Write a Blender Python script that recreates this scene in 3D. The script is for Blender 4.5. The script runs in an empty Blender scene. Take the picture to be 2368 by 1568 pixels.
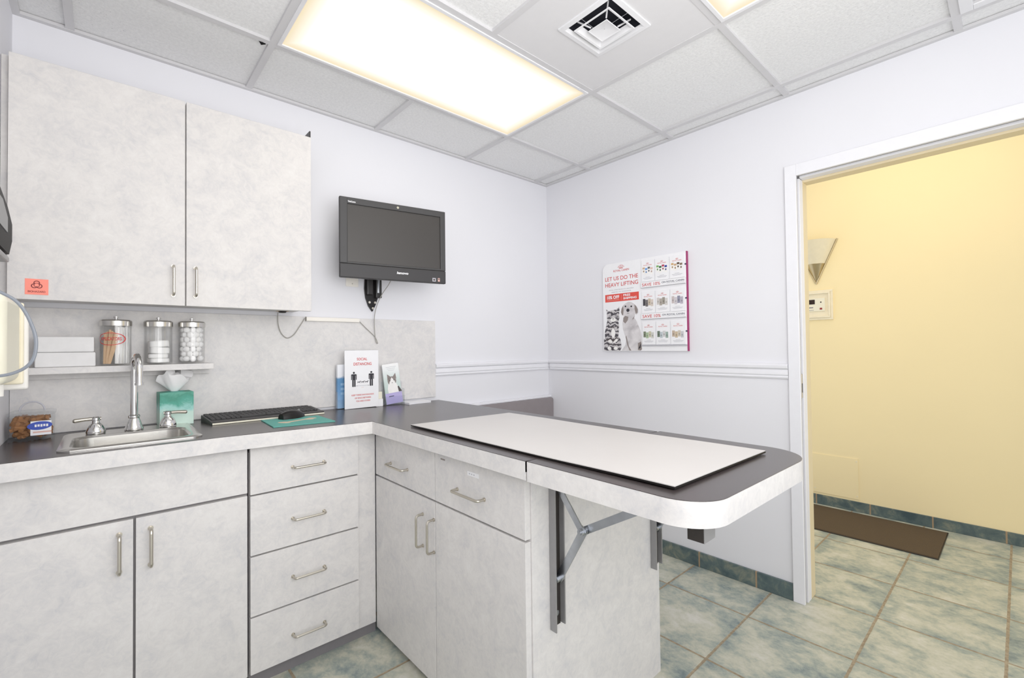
import bpy, bmesh, math, random
from mathutils import Vector, Matrix
random.seed(7)
PI = math.pi
sc = bpy.context.scene
C = sc.collection

# ------------------------------------------------------------------ dimensions (metres)
H = 2.4627                      # suspended ceiling height
XL = -2.7525                    # left wall
GX = [-0.1304, -0.7624, -1.3808, -2.0074, -2.6033]   # ceiling grid lines running along y
GY = [-0.4247, -1.0398, -1.6474, -2.2499, -2.8595]   # ceiling grid lines running along x
XH = 1.65                       # far wall of the hall
CF = -0.545                     # front edge of back counter
PXL, PXR = -1.655, -0.985       # peninsula edges
def zc(x):                      # the old counter sags a little towards the peninsula
    return 0.93 + 0.018 * min(1.0, max(0.0, (-1.2 - x) / 1.0))

# ------------------------------------------------------------------ node helpers
def new_mat(name):
    m = bpy.data.materials.new(name)
    m.use_nodes = True
    nt = m.node_tree
    b = nt.nodes['Principled BSDF']
    return m, nt, b

def setin(nt, sock, v):
    if hasattr(v, 'is_output') or isinstance(v, bpy.types.NodeSocket):
        nt.links.new(v, sock)
    else:
        sock.default_value = v

def mth(nt, op, a, b=0.0, c=0.0):
    n = nt.nodes.new('ShaderNodeMath'); n.operation = op
    setin(nt, n.inputs[0], a); setin(nt, n.inputs[1], b); setin(nt, n.inputs[2], c)
    return n.outputs[0]

def ramp(nt, fac, stops):
    n = nt.nodes.new('ShaderNodeValToRGB')
    el = n.color_ramp.elements
    el[0].position = stops[0][0]; el[0].color = (*stops[0][1], 1)
    el[1].position = stops[-1][0]; el[1].color = (*stops[-1][1], 1)
    for p, col in stops[1:-1]:
        e = el.new(p); e.color = (*col, 1)
    nt.links.new(fac, n.inputs[0])
    return n.outputs[0]

def noise(nt, vec, scale, detail=4, rough=0.55, dist=0.0):
    n = nt.nodes.new('ShaderNodeTexNoise')
    n.inputs['Scale'].default_value = scale
    n.inputs['Detail'].default_value = detail
    n.inputs['Roughness'].default_value = rough
    n.inputs['Distortion'].default_value = dist
    if vec is not None: nt.links.new(vec, n.inputs['Vector'])
    return n.outputs[0]

def position(nt):
    return nt.nodes.new('ShaderNodeNewGeometry').outputs['Position']

def mix(nt, fac, a, b):
    n = nt.nodes.new('ShaderNodeMix'); n.data_type = 'RGBA'
    setin(nt, n.inputs[0], fac)
    for s, v in ((n.inputs[6], a), (n.inputs[7], b)):
        setin(nt, s, (*v, 1) if isinstance(v, tuple) and len(v) == 3 else v)
    return n.outputs[2]

def bump(nt, b, height, strength, dist=0.002):
    n = nt.nodes.new('ShaderNodeBump')
    n.inputs['Strength'].default_value = strength
    n.inputs['Distance'].default_value = dist
    nt.links.new(height, n.inputs['Height'])
    nt.links.new(n.outputs[0], b.inputs['Normal'])

def srgb(r, g, b):
    f = lambda c: (c / 255 / 12.92) if c / 255 <= 0.04045 else ((c / 255 + 0.055) / 1.055) ** 2.4
    return (f(r), f(g), f(b))

def plain(name, col, rough=0.5, metal=0.0, spec=0.5, var=0.03, scale=30):
    """a colour with a faint procedural variation"""
    m, nt, b = new_mat(name)
    n = noise(nt, position(nt), scale, 3)
    lo = tuple(max(0, c * (1 - var)) for c in col); hi = tuple(min(1, c * (1 + var)) for c in col)
    nt.links.new(ramp(nt, n, [(0.3, lo), (0.7, hi)]), b.inputs['Base Color'])
    b.inputs['Roughness'].default_value = rough
    b.inputs['Metallic'].default_value = metal
    b.inputs['Specular IOR Level'].default_value = spec
    return m

def glassy(name, col=(1, 1, 1), gloss=0.10, rough=0.03):
    m, nt, b = new_mat(name)
    nt.nodes.remove(b)
    out = nt.nodes['Material Output']
    t = nt.nodes.new('ShaderNodeBsdfTransparent'); t.inputs[0].default_value = (*col, 1)
    g = nt.nodes.new('ShaderNodeBsdfGlossy'); g.inputs['Roughness'].default_value = rough
    lw = nt.nodes.new('ShaderNodeLayerWeight'); lw.inputs[0].default_value = 0.25
    f = mth(nt, 'MULTIPLY_ADD', lw.outputs['Facing'], 0.30, gloss)
    mx = nt.nodes.new('ShaderNodeMixShader')
    nt.links.new(f, mx.inputs[0]); nt.links.new(t.outputs[0], mx.inputs[1]); nt.links.new(g.outputs[0], mx.inputs[2])
    nt.links.new(mx.outputs[0], out.inputs[0])
    return m

M = {}
# laminate of the cabinets: pale grey stone mottle
def laminate(name, base=1.0, tint=(1, 1, 1)):
    m, nt, b = new_mat(name)
    p = position(nt)
    n1 = noise(nt, p, 9, 8, 0.68, 0.9)
    n2 = noise(nt, p, 38, 7, 0.7, 1.2)
    s = mth(nt, 'ADD', mth(nt, 'MULTIPLY', n1, 0.55), mth(nt, 'MULTIPLY', n2, 0.45))
    k = lambda r, g, bb: tuple(c * base * t for c, t in zip(srgb(r, g, bb), tint))
    col = ramp(nt, s, [(0.30, k(198, 198, 202)), (0.42, k(213, 211, 211)), (0.53, k(223, 220, 218)), (0.66, k(230, 228, 226))])
    nt.links.new(col, b.inputs['Base Color'])
    b.inputs['Roughness'].default_value = 0.42
    b.inputs['Specular IOR Level'].default_value = 0.3
    return m
M['lam'] = laminate('pale_mottled_laminate')
M['lam_edge'] = laminate('pale_laminate_edge', 1.0)
M['lam_up'] = laminate('mottled_laminate_light_offset', 0.91, (1.0, 0.993, 0.988))  # same laminate, darkened to offset strong light on the wall cabinet doors
M['carcass'] = plain('gap_shade_cabinet_body', srgb(150, 147, 148), 0.6)  # body greyed to paint in the shade of gaps between fronts
M['kick'] = plain('grey_vinyl_kick', srgb(120, 117, 120), 0.6)

def wall_paint(name, col, bm=0.05):
    m, nt, b = new_mat(name)
    p = position(nt)
    n = noise(nt, p, 1.2, 2)
    nt.links.new(ramp(nt, n, [(0.3, tuple(c * 0.985 for c in col)), (0.7, tuple(min(1, c * 1.015) for c in col))]), b.inputs['Base Color'])
    b.inputs['Roughness'].default_value = 0.7
    b.inputs['Specular IOR Level'].default_value = 0.25
    bump(nt, b, noise(nt, p, 260, 2), bm, 0.001)
    return m
M['wall'] = wall_paint('lavender_white_paint', srgb(231, 231, 236))
M['hallwall'] = wall_paint('cream_yellow_paint', srgb(252, 234, 184))
M['trim'] = plain('white_gloss_trim', srgb(236, 236, 241), 0.4, var=0.01)
M['trim_hall_lit'] = plain('cream_lit_trim', srgb(226, 208, 168), 0.45, var=0.01)  # yellow light from the hall put into this trim's colour
M['gapdark'] = plain('grey_shadow_gap', srgb(104, 100, 95), 0.7)  # shade inside the jamb slot put into the colour

# ceiling tile
m, nt, b = new_mat('rough_ceiling_tile')
p = position(nt)
nn = noise(nt, p, 95, 6, 0.7)
speck = noise(nt, p, 160, 2, 0.5)
patch = noise(nt, p, 2.3, 2)
base = ramp(nt, nn, [(0.3, srgb(226, 226, 227)), (0.65, srgb(242, 242, 242))])
sm = mth(nt, 'MULTIPLY', mth(nt, 'GREATER_THAN', speck, 0.70), mth(nt, 'GREATER_THAN', patch, 0.60))
nt.links.new(mix(nt, sm, base, srgb(170, 170, 172)), b.inputs['Base Color'])
b.inputs['Roughness'].default_value = 0.95
b.inputs['Specular IOR Level'].default_value = 0.1
bump(nt, b, nn, 0.55, 0.006)
M['tile'] = m
M['tbar'] = plain('grey_white_grid_metal', srgb(205, 204, 206), 0.5, var=0.01)
M['ventwhite'] = plain('white_painted_metal', srgb(226, 226, 229), 0.45, var=0.01)
M['ventpanel'] = plain('smooth_white_vent_panel', srgb(216, 215, 217), 0.5, var=0.01)
M['duct'] = plain('dark_duct', (0.012, 0.013, 0.022), 0.8)

# lit diffuser: brighter in the middle, the yellowed acrylic shows at the rim
m, nt, b = new_mat('lit_acrylic_diffuser')
tc = nt.nodes.new('ShaderNodeTexCoord')
sx = nt.nodes.new('ShaderNodeSeparateXYZ'); nt.links.new(tc.outputs['Generated'], sx.inputs[0])
ex = mth(nt, 'MULTIPLY', mth(nt, 'MINIMUM', sx.outputs[0], mth(nt, 'SUBTRACT', 1.0, sx.outputs[0])), 2.0)
ey = mth(nt, 'MINIMUM', sx.outputs[1], mth(nt, 'SUBTRACT', 1.0, sx.outputs[1]))
e = mth(nt, 'MINIMUM', ex, ey)
em_col = ramp(nt, e, [(0.0, (1.0, 0.80, 0.48)), (0.05, (1.0, 0.90, 0.68)), (0.11, (1.0, 0.955, 0.85)), (0.2, (1.0, 0.97, 0.915))])
em_str = mth(nt, 'MULTIPLY_ADD', mth(nt, 'SMOOTH_MIN', mth(nt, 'POWER', mth(nt, 'MULTIPLY', e, 3.6), 1.5), 1.0, 0.2), 1.55, 0.98)
b.inputs['Base Color'].default_value = (0.12, 0.12, 0.12, 1)
nt.links.new(em_col, b.inputs['Emission Color'])
nt.links.new(em_str, b.inputs['Emission Strength'])
M['diffuser'] = m

# dark laminate of the worktop
m, nt, b = new_mat('dark_brown_grey_worktop')
p = position(nt)
n1 = noise(nt, p, 380, 3)
nt.links.new(ramp(nt, n1, [(0.35, srgb(54, 48, 48)), (0.65, srgb(74, 67, 67))]), b.inputs['Base Color'])
b.inputs['Roughness'].default_value = 0.27
b.inputs['Specular IOR Level'].default_value = 0.55
M['worktop'] = m

# slate look floor tile
m, nt, b = new_mat('slate_floor_tile')
p = position(nt)
sp = nt.nodes.new('ShaderNodeSeparateXYZ'); nt.links.new(p, sp.inputs[0])
TX, TY = 0.4145, 0.3987
u = mth(nt, 'DIVIDE', mth(nt, 'ADD', sp.outputs[0], 0.305 + TX * 20), TX)
v = mth(nt, 'DIVIDE', mth(nt, 'ADD', sp.outputs[1], 1.129 + TY * 20), TY)
fu = mth(nt, 'FRACT', u); fv = mth(nt, 'FRACT', v)
iu = mth(nt, 'FLOOR', u); iv = mth(nt, 'FLOOR', v)
du = mth(nt, 'MULTIPLY', mth(nt, 'MINIMUM', fu, mth(nt, 'SUBTRACT', 1.0, fu)), TX)
dv = mth(nt, 'MULTIPLY', mth(nt, 'MINIMUM', fv, mth(nt, 'SUBTRACT', 1.0, fv)), TY)
wob = mth(nt, 'MULTIPLY_ADD', noise(nt, p, 40, 3), 0.004, -0.002)
d = mth(nt, 'ADD', mth(nt, 'MINIMUM', du, dv), wob)
grout = mth(nt, 'LESS_THAN', d, 0.0050)
cb = nt.nodes.new('ShaderNodeCombineXYZ')
nt.links.new(iu, cb.inputs[0]); nt.links.new(iv, cb.inputs[1])
wn = nt.nodes.new('ShaderNodeTexWhiteNoise'); nt.links.new(cb.outputs[0], wn.inputs['Vector'])
off = nt.nodes.new('ShaderNodeVectorMath'); off.operation = 'MULTIPLY_ADD'
nt.links.new(wn.outputs['Color'], off.inputs[0]); off.inputs[1].default_value = (9, 9, 9); nt.links.new(p, off.inputs[2])
st = nt.nodes.new('ShaderNodeVectorMath'); st.operation = 'MULTIPLY'
nt.links.new(off.outputs[0], st.inputs[0]); st.inputs[1].default_value = (1.2, 0.9, 1)
n1 = noise(nt, st.outputs[0], 6.5, 8, 0.66, 0.25)
n2 = noise(nt, st.outputs[0], 34, 5, 0.7, 0.1)
edge = mth(nt, 'MULTIPLY', mth(nt, 'SUBTRACT', 1.0, mth(nt, 'SMOOTH_MIN', mth(nt, 'DIVIDE', d, 0.07), 1.0, 0.3)), 0.07)
s = mth(nt, 'SUBTRACT', mth(nt, 'ADD', mth(nt, 'MULTIPLY', n1, 0.70), mth(nt, 'MULTIPLY', n2, 0.30)), edge)
s = mth(nt, 'ADD', s, mth(nt, 'MULTIPLY_ADD', wn.outputs['Value'], 0.06, -0.03))
tcol = ramp(nt, s, [(0.26, srgb(88, 106, 110)), (0.36, srgb(130, 143, 141)), (0.44, srgb(162, 169, 158)), (0.52, srgb(191, 191, 173)), (0.64, srgb(210, 208, 198))])
gcol = ramp(nt, noise(nt, p, 60, 3), [(0.3, srgb(136, 120, 98)), (0.7, srgb(170, 156, 130))])
nt.links.new(mix(nt, grout, tcol, gcol), b.inputs['Base Color'])
rr = mth(nt, 'MULTIPLY_ADD', grout, 0.45, 0.42)
nt.links.new(rr, b.inputs['Roughness'])
b.inputs['Specular IOR Level'].default_value = 0.35
hh = mth(nt, 'ADD', mth(nt, 'MULTIPLY', mth(nt, 'MINIMUM', mth(nt, 'DIVIDE', d, 0.008), 1.0), 0.8), mth(nt, 'MULTIPLY', n2, 0.3))
bump(nt, b, hh, 0.5, 0.003)
M['floor'] = m

# baseboard tile
def base_tile(name, axis, first, pitch):
    m, nt, b = new_mat(name)
    p = position(nt)
    sp = nt.nodes.new('ShaderNodeSeparateXYZ'); nt.links.new(p, sp.inputs[0])
    u = mth(nt, 'DIVIDE', mth(nt, 'ADD', sp.outputs[axis], -first + pitch * 30), pitch)
    fu = mth(nt, 'FRACT', u)
    d = mth(nt, 'MULTIPLY', mth(nt, 'MINIMUM', fu, mth(nt, 'SUBTRACT', 1.0, fu)), pitch)
    g = mth(nt, 'LESS_THAN', d, 0.004)
    wn = nt.nodes.new('ShaderNodeTexWhiteNoise'); wn.noise_dimensions = '1D'; nt.links.new(mth(nt, 'FLOOR', u), wn.inputs['W'])
    n1 = noise(nt, p, 11, 7, 0.62, 0.6)
    s = mth(nt, 'ADD', n1, mth(nt, 'MULTIPLY_ADD', wn.outputs['Value'], 0.14, -0.09))
    col = ramp(nt, s, [(0.30, srgb(58, 76, 82)), (0.5, srgb(84, 100, 100)), (0.64, srgb(128, 132, 116)), (0.75, srgb(160, 158, 136))])
    nt.links.new(mix(nt, g, col, srgb(158, 134, 104)), b.inputs['Base Color'])
    b.inputs['Roughness'].default_value = 0.45
    bump(nt, b, n1, 0.2, 0.002)
    return m
M['base_r'] = base_tile('slate_baseboard_right', 1, -1.129 - 0.03, 0.30)
M['base_h'] = base_tile('slate_baseboard_hall', 1, -1.30, 0.335)

M['nickel'] = plain('brushed_nickel', srgb(196, 190, 178), 0.32, 1.0, var=0.02)
M['steel'] = plain('stainless_steel', srgb(214, 212, 208), 0.24, 1.0, var=0.03)
M['chrome'] = plain('chrome', srgb(222, 221, 220), 0.07, 1.0, var=0.01)
M['galv'] = plain('galvanised_steel', srgb(182, 186, 192), 0.28, 1.0, var=0.08)
M['chan'] = plain('grey_steel_channel', srgb(150, 149, 150), 0.4, 0.35, var=0.05)
M['chandark'] = plain('black_channel_inside', srgb(34, 28, 24), 0.6)
M['black'] = plain('black_plastic', srgb(34, 32, 32), 0.4, var=0.05)
M['blackgloss'] = plain('black_gloss', srgb(22, 20, 20), 0.3, spec=0.25, var=0.05)
M['dispblack'] = plain('black_dispenser_plastic', srgb(20, 19, 20), 0.5, spec=0.08, var=0.05)
M['bezel'] = plain('charcoal_bezel', srgb(50, 49, 50), 0.5, var=0.03)
M['chin'] = plain('dark_lower_bezel', srgb(36, 34, 36), 0.5, var=0.03)
M['screen'] = plain('matte_dark_screen', srgb(48, 44, 41), 0.4, var=0.06, scale=700)
M['white'] = plain('white_paper', srgb(243, 243, 246), 0.6, var=0.01)
M['whiteplastic'] = plain('white_plastic', srgb(238, 235, 230), 0.4, var=0.01)
M['cream'] = plain('cream_plastic', srgb(243, 239, 218), 0.35, var=0.01)
M['vinylwhite'] = plain('white_vinyl_mat', srgb(212, 208, 205), 0.36, spec=0.4, var=0.02, scale=4)
M['bench'] = plain('grey_vinyl', srgb(136, 128, 130), 0.45, var=0.03)
M['red'] = plain('printed_red', srgb(206, 60, 58), 0.6)
M['redb'] = plain('printed_banner_red', srgb(222, 72, 60), 0.6)
M['ink'] = plain('printed_black', srgb(38, 36, 44), 0.6)
M['ink2'] = plain('printed_grey_text', srgb(128, 126, 134), 0.6)
M['ink3'] = plain('printed_pale_text', srgb(186, 186, 194), 0.6)
M['navy'] = plain('printed_navy', srgb(40, 44, 74), 0.6)
M['magenta'] = plain('magenta_board_edge', srgb(150, 24, 92), 0.5)
M['orange'] = plain('fluorescent_orange_label', srgb(255, 140, 122), 0.6)
M['labelink'] = plain('label_ink', srgb(120, 34, 34), 0.6)
M['teal'] = plain('teal_cloth', srgb(92, 170, 158), 0.75)
M['bone'] = plain('tan_bone_print', srgb(214, 196, 168), 0.7)
M['tissue'] = plain('white_tissue', srgb(240, 239, 240), 0.9)
M['cotton'] = plain('white_cotton', srgb(240, 239, 238), 1.0, var=0.03)
M['wood'] = plain('pale_birch_wood', srgb(214, 178, 140), 0.7, var=0.08)
M['cord'] = plain('grey_cord', srgb(156, 153, 146), 0.5)
M['cord2'] = plain('blue_grey_hose', srgb(128, 134, 144), 0.35)
M['raceway'] = plain('cream_white_raceway', srgb(245, 240, 231), 0.4, var=0.01)
M['towel'] = plain('white_towel_paper', srgb(232, 231, 231), 0.9)
M['treat'] = plain('brown_treat', srgb(150, 100, 56), 0.8, var=0.25)
M['blueoval'] = plain('blue_oval_print', srgb(44, 72, 176), 0.5)
M['lilac'] = plain('lilac_print', srgb(184, 174, 224), 0.5)
M['catgrey'] = plain('print_grey_fur', srgb(136, 126, 122), 0.6)
M['catdark'] = plain('print_dark_fur', srgb(74, 66, 66), 0.6)
M['catwhite'] = plain('print_white_fur', srgb(246, 244, 242), 0.6)
M['pinkp'] = plain('print_pink', srgb(222, 178, 166), 0.6)
M['acrylic'] = glassy('clear_acrylic', (0.97, 0.98, 0.99), 0.03)
M['glass'] = glassy('jar_glass', (0.99, 0.992, 0.992), 0.02)
M['smoke'] = plain('smoky_window', srgb(120, 122, 124), 0.3, spec=0.2)
M['sconce'] = plain('cream_frosted_glass', srgb(236, 226, 196), 0.4)
M['sconcemetal'] = plain('sconce_brushed_metal', srgb(176, 160, 124), 0.3, 0.9)
M['mat_brown'] = plain('dark_brown_doormat', srgb(76, 61, 42), 0.95, var=0.2, scale=400)
M['panelcream'] = plain('cream_panel', srgb(246, 236, 208), 0.45)
M['display'] = plain('black_display', srgb(30, 10, 10), 0.2)

# two-tone prints
def zramp(name, z0, z1, stops, n_amp=0.15, n_scale=14, rough=0.55):
    m, nt, b = new_mat(name)
    p = position(nt)
    sp = nt.nodes.new('ShaderNodeSeparateXYZ'); nt.links.new(p, sp.inputs[0])
    f = mth(nt, 'DIVIDE', mth(nt, 'SUBTRACT', sp.outputs[2], z0), z1 - z0)
    f = mth(nt, 'ADD', f, mth(nt, 'MULTIPLY_ADD', noise(nt, p, n_scale, 5, 0.6, 0.6), 2 * n_amp, -n_amp))
    nt.links.new(ramp(nt, f, stops), b.inputs['Base Color'])
    b.inputs['Roughness'].default_value = rough
    return m
M['tissuebox'] = zramp('teal_cloud_print', 0.948, 1.083, [(0.0, srgb(206, 232, 220)), (0.38, srgb(196, 226, 214)), (0.55, srgb(150, 208, 200)), (0.68, srgb(70, 158, 138)), (0.85, srgb(58, 140, 118)), (1.0, srgb(96, 170, 150))], 0.28, 26)
M['bluebro'] = zramp('blue_brochure_print', 0.937, 1.17, [(0.0, srgb(150, 190, 228)), (0.4, srgb(100, 150, 200)), (0.60, srgb(84, 138, 186)), (0.68, srgb(90, 144, 190)), (0.72, srgb(238, 240, 246)), (1.0, srgb(244, 245, 250))], 0.05, 30)
M['catbro'] = zramp('pale_teal_brochure_print', 0.99, 1.16, [(0.0, srgb(186, 206, 200)), (0.5, srgb(214, 228, 224)), (0.8, srgb(240, 244, 244)), (1.0, srgb(250, 250, 250))], 0.08, 20)

# striped fur of the printed cat
m, nt, b = new_mat('printed_tabby_fur')
p = position(nt)
w = nt.nodes.new('ShaderNodeTexWave'); w.wave_type = 'BANDS'; w.bands_direction = 'Z'
w.inputs['Scale'].default_value = 11; w.inputs['Distortion'].default_value = 7; w.inputs['Detail'].default_value = 3; w.inputs['Detail Scale'].default_value = 3.0
nt.links.new(p, w.inputs['Vector'])
nt.links.new(ramp(nt, w.outputs[1], [(0.12, srgb(56, 52, 60)), (0.35, srgb(128, 124, 128)), (0.7, srgb(200, 196, 198))]), b.inputs['Base Color'])
b.inputs['Roughness'].default_value = 0.6
M['tabby'] = m
m, nt, b = new_mat('printed_pale_dog_fur')
p = position(nt)
nt.links.new(ramp(nt, noise(nt, p, 14, 4, 0.5, 0.6), [(0.3, srgb(176, 172, 176)), (0.55, srgb(214, 210, 212)), (0.75, srgb(234, 231, 232))]), b.inputs['Base Color'])
b.inputs['Roughness'].default_value = 0.6
M['dogfur'] = m

# ------------------------------------------------------------------ mesh builder
class MB:
    def __init__(s):
        s.bm = bmesh.new()
    def box(s, x0, x1, y0, y1, z0, z1, bev=0.0, seg=2):
        mat = Matrix.Translation(((x0 + x1) / 2, (y0 + y1) / 2, (z0 + z1) / 2)) @ Matrix.Diagonal((abs(x1 - x0), abs(y1 - y0), abs(z1 - z0), 1))
        r = bmesh.ops.create_cube(s.bm, size=1, matrix=mat)
        if bev > 0:
            es = {e for v in r['verts'] for e in v.link_edges}
            bmesh.ops.bevel(s.bm, geom=list(es), offset=bev, segments=seg, affect='EDGES', profile=0.5)
        return s
    def ring(s, pts, nxt=None):
        return [s.bm.verts.new(p) for p in pts]
    def skin(s, rings, closed=False, cap=True):
        n = len(rings[0])
        pairs = list(zip(rings[:-1], rings[1:]))
        if closed: pairs.append((rings[-1], rings[0]))
        for a, b in pairs:
            for i in range(n):
                j = (i + 1) % n
                try: s.bm.faces.new((a[i], a[j], b[j], b[i]))
                except ValueError: pass
        if cap and not closed:
            s.bm.faces.new(list(reversed(rings[0]))); s.bm.faces.new(rings[-1])
        return s
    def tube(s, pts, r, seg=10, closed=False):
        pts = [Vector(p) for p in pts]
        n = len(pts); rings = []; up = None
        for i, p in enumerate(pts):
            a = pts[(i - 1) % n] if (closed or i > 0) else p
            c = pts[(i + 1) % n] if (closed or i < n - 1) else p
            t = (c - a).normalized()
            if up is None:
                up = Vector((0, 0, 1)) if abs(t.z) < 0.9 else Vector((1, 0, 0))
            side = t.cross(up)
            if side.length < 1e-5: side = t.orthogonal()
            side.normalize(); up = side.cross(t).normalized()
            rad = r[i] if isinstance(r, (list, tuple)) else r
            rings.append(s.ring([p + (side * math.cos(2 * PI * k / seg) + up * math.sin(2 * PI * k / seg)) * rad for k in range(seg)]))
        return s.skin(rings, closed)
    def lathe(s, prof, cx=0, cy=0, cz=0, seg=36, a0=0, a1=2 * PI, cap=True):
        full = abs(a1 - a0 - 2 * PI) < 1e-6
        rings = []
        for r, z in prof:
            r = max(r, 1e-4)
            k = seg if full else seg + 1
            rings.append(s.ring([(cx + r * math.cos(a0 + (a1 - a0) * i / seg), cy + r * math.sin(a0 + (a1 - a0) * i / seg), cz + z) for i in range(k)]))
        if full:
            return s.skin(rings, False, cap)
        for a, b in zip(rings[:-1], rings[1:]):
            for i in range(seg):
                s.bm.faces.new((a[i], a[i + 1], b[i + 1], b[i]))
        return s
    def prism(s, pts, d0, d1, plane='xz', zfun=None):
        """2-D outline extruded between d0 and d1 along the remaining axis"""
        f = {'xz': lambda a, b, d: (a, d, b), 'yz': lambda a, b, d: (d, a, b), 'xy': lambda a, b, d: (a, b, d)}[plane]
        g = (lambda q: q) if zfun is None else (lambda q: (q[0], q[1], q[2] + zfun(q[0])))
        lo = [s.bm.verts.new(g(f(a, b, d0))) for a, b in pts]
        hi = [s.bm.verts.new(g(f(a, b, d1))) for a, b in pts]
        n = len(pts)
        s.bm.faces.new(lo); s.bm.faces.new(hi)
        for i in range(n):
            s.bm.faces.new((lo[i], lo[(i + 1) % n], hi[(i + 1) % n], hi[i]))
        return s
    def poly(s, pts, y):
        s.bm.faces.new([s.bm.verts.new((a, y, b)) for a, b in pts]); return s
    def rect(s, x0, x1, z0, z1, y):
        return s.poly([(x0, z0), (x1, z0), (x1, z1), (x0, z1)], y)
    def disc(s, cx, cz, rx, rz, y, n=20, rot=0):
        ct, sn = math.cos(rot), math.sin(rot)
        return s.poly([(cx + rx * math.cos(a) * ct - rz * math.sin(a) * sn, cz + rx * math.cos(a) * sn + rz * math.sin(a) * ct) for a in [2 * PI * k / n for k in range(n)]], y)
    def annulus(s, cx, cz, r0, r1, y, a0=0, a1=2 * PI, n=24, sx=1.0, sz=1.0):
        A = [a0 + (a1 - a0) * k / n for k in range(n + 1)]
        i = [s.bm.verts.new((cx + r0 * sx * math.cos(a), y, cz + r0 * sz * math.sin(a))) for a in A]
        o = [s.bm.verts.new((cx + r1 * sx * math.cos(a), y, cz + r1 * sz * math.sin(a))) for a in A]
        for k in range(n):
            s.bm.faces.new((i[k], i[k + 1], o[k + 1], o[k]))
        return s
    def sphere(s, c, r, u=12, v=8, scale=(1, 1, 1)):
        bmesh.ops.create_uvsphere(s.bm, u_segments=u, v_segments=v, radius=r, matrix=Matrix.Translation(c) @ Matrix.Diagonal((*scale, 1)))
        return s
    def move(s, fn):
        for v in s.bm.verts: v.co = Vector(fn(v.co.x, v.co.y, v.co.z))
        return s
    def build(s, name, mat, parent=None, normals=True):
        bm = s.bm
        if normals: bmesh.ops.recalc_face_normals(bm, faces=bm.faces)
        for f in bm.faces: f.smooth = True
        for e in bm.edges:
            if len(e.link_faces) == 2:
                A, B = e.link_faces[0].calc_area(), e.link_faces[1].calc_area()
                e.smooth = e.calc_face_angle(0) < math.radians(32) and max(A, B) < 7 * min(A, B)
            else:
                e.smooth = False
        me = bpy.data.meshes.new(name)
        bm.to_mesh(me); bm.free()
        me.materials.append(mat)
        o = bpy.data.objects.new(name, me)
        C.objects.link(o)
        if parent is not None: o.parent = parent
        return o

def thing(name, label, cat, loc=(0, 0, 0), rotz=0, group=None, rot=None):
    o = bpy.data.objects.new(name, None)
    o.empty_display_size = 0.05
    C.objects.link(o)
    o.location = loc; o.rotation_euler = rot if rot else (0, 0, rotz)
    o['label'] = label; o['category'] = cat
    if group: o['group'] = group
    return o

def tag(o, label, cat, group=None, kind=None):
    o['label'] = label; o['category'] = cat
    if group: o['group'] = group
    if kind: o['kind'] = kind
    return o

def struct(o):
    o['kind'] = 'structure'
    return o

def sroot(name):
    o = bpy.data.objects.new(name, None); C.objects.link(o); o['kind'] = 'structure'; o.empty_display_size = 0.05
    return o

def copy_tree(o, parent=None):
    c = o.copy(); C.objects.link(c)
    c.parent = parent
    for ch in list(o.children): copy_tree(ch, c)
    return c

def text_mesh(s, bold=0.0, spacing=1.0, shear=0.0, line=1.0):
    cu = bpy.data.curves.new('lettering', 'FONT')
    cu.body = s; cu.size = 1; cu.offset = bold; cu.space_character = spacing; cu.shear = shear; cu.align_x = 'CENTER'; cu.space_line = line
    cu.resolution_u = 4
    t = bpy.data.objects.new('lettering', cu)
    C.objects.link(t)
    dg = bpy.context.evaluated_depsgraph_get(); dg.update()
    me = bpy.data.meshes.new_from_object(t.evaluated_get(dg))
    bpy.data.objects.remove(t); bpy.data.curves.remove(cu)
    return me

def text(name, s, x0, x1, z0, z1, y, mat, parent, bold=0.0, fn=None, shear=0.0):
    """lettering fitted into the rectangle x0..x1, z0..z1 of the local xz plane at depth y"""
    me = text_mesh(s, bold, 1.0, shear)
    xs = [v.co.x for v in me.vertices]; ys = [v.co.y for v in me.vertices]
    a0, a1, b0, b1 = min(xs), max(xs), min(ys), max(ys)
    for v in me.vertices:
        X = x0 + (v.co.x - a0) / (a1 - a0) * (x1 - x0)
        Z = z0 + (v.co.y - b0) / (b1 - b0) * (z1 - z0)
        v.co = fn(X, y, Z) if fn else (X, y, Z)
    me.materials.clear(); me.materials.append(mat); me.name = name
    o = bpy.data.objects.new(name, me); C.objects.link(o)
    if parent is not None: o.parent = parent
    return o

def arc(cx, cy, r, a0, a1, n=8):
    return [(cx + r * math.cos(a0 + (a1 - a0) * k / n), cy + r * math.sin(a0 + (a1 - a0) * k / n)) for k in range(n + 1)]

def pull(p0, p1, out, r=0.0045):
    """bent wire pull from p0 to p1, standing off by vector out"""
    p0, p1, out = Vector(p0), Vector(p1), Vector(out)
    d = (p1 - p0).normalized(); k = out.length * 0.35
    o = out.normalized()
    L = out.length
    pts = [p0, p0 + o * (L - k)]
    for t in (0.25, 0.5, 0.75, 1.0):
        a = t * PI / 2
        pts.append(p0 + o * (L - k + k * math.sin(a)) + d * (k - k * math.cos(a)))
    q = [p1, p1 + o * (L - k)]
    for t in (0.25, 0.5, 0.75, 1.0):
        a = t * PI / 2
        q.append(p1 + o * (L - k + k * math.sin(a)) - d * (k - k * math.cos(a)))
    m = MB().tube(pts + list(reversed(q)), r, 10)
    for e in (p0, p1):
        m.tube([e, e + o * 0.003], r * 1.5, 12)
    return m

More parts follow.
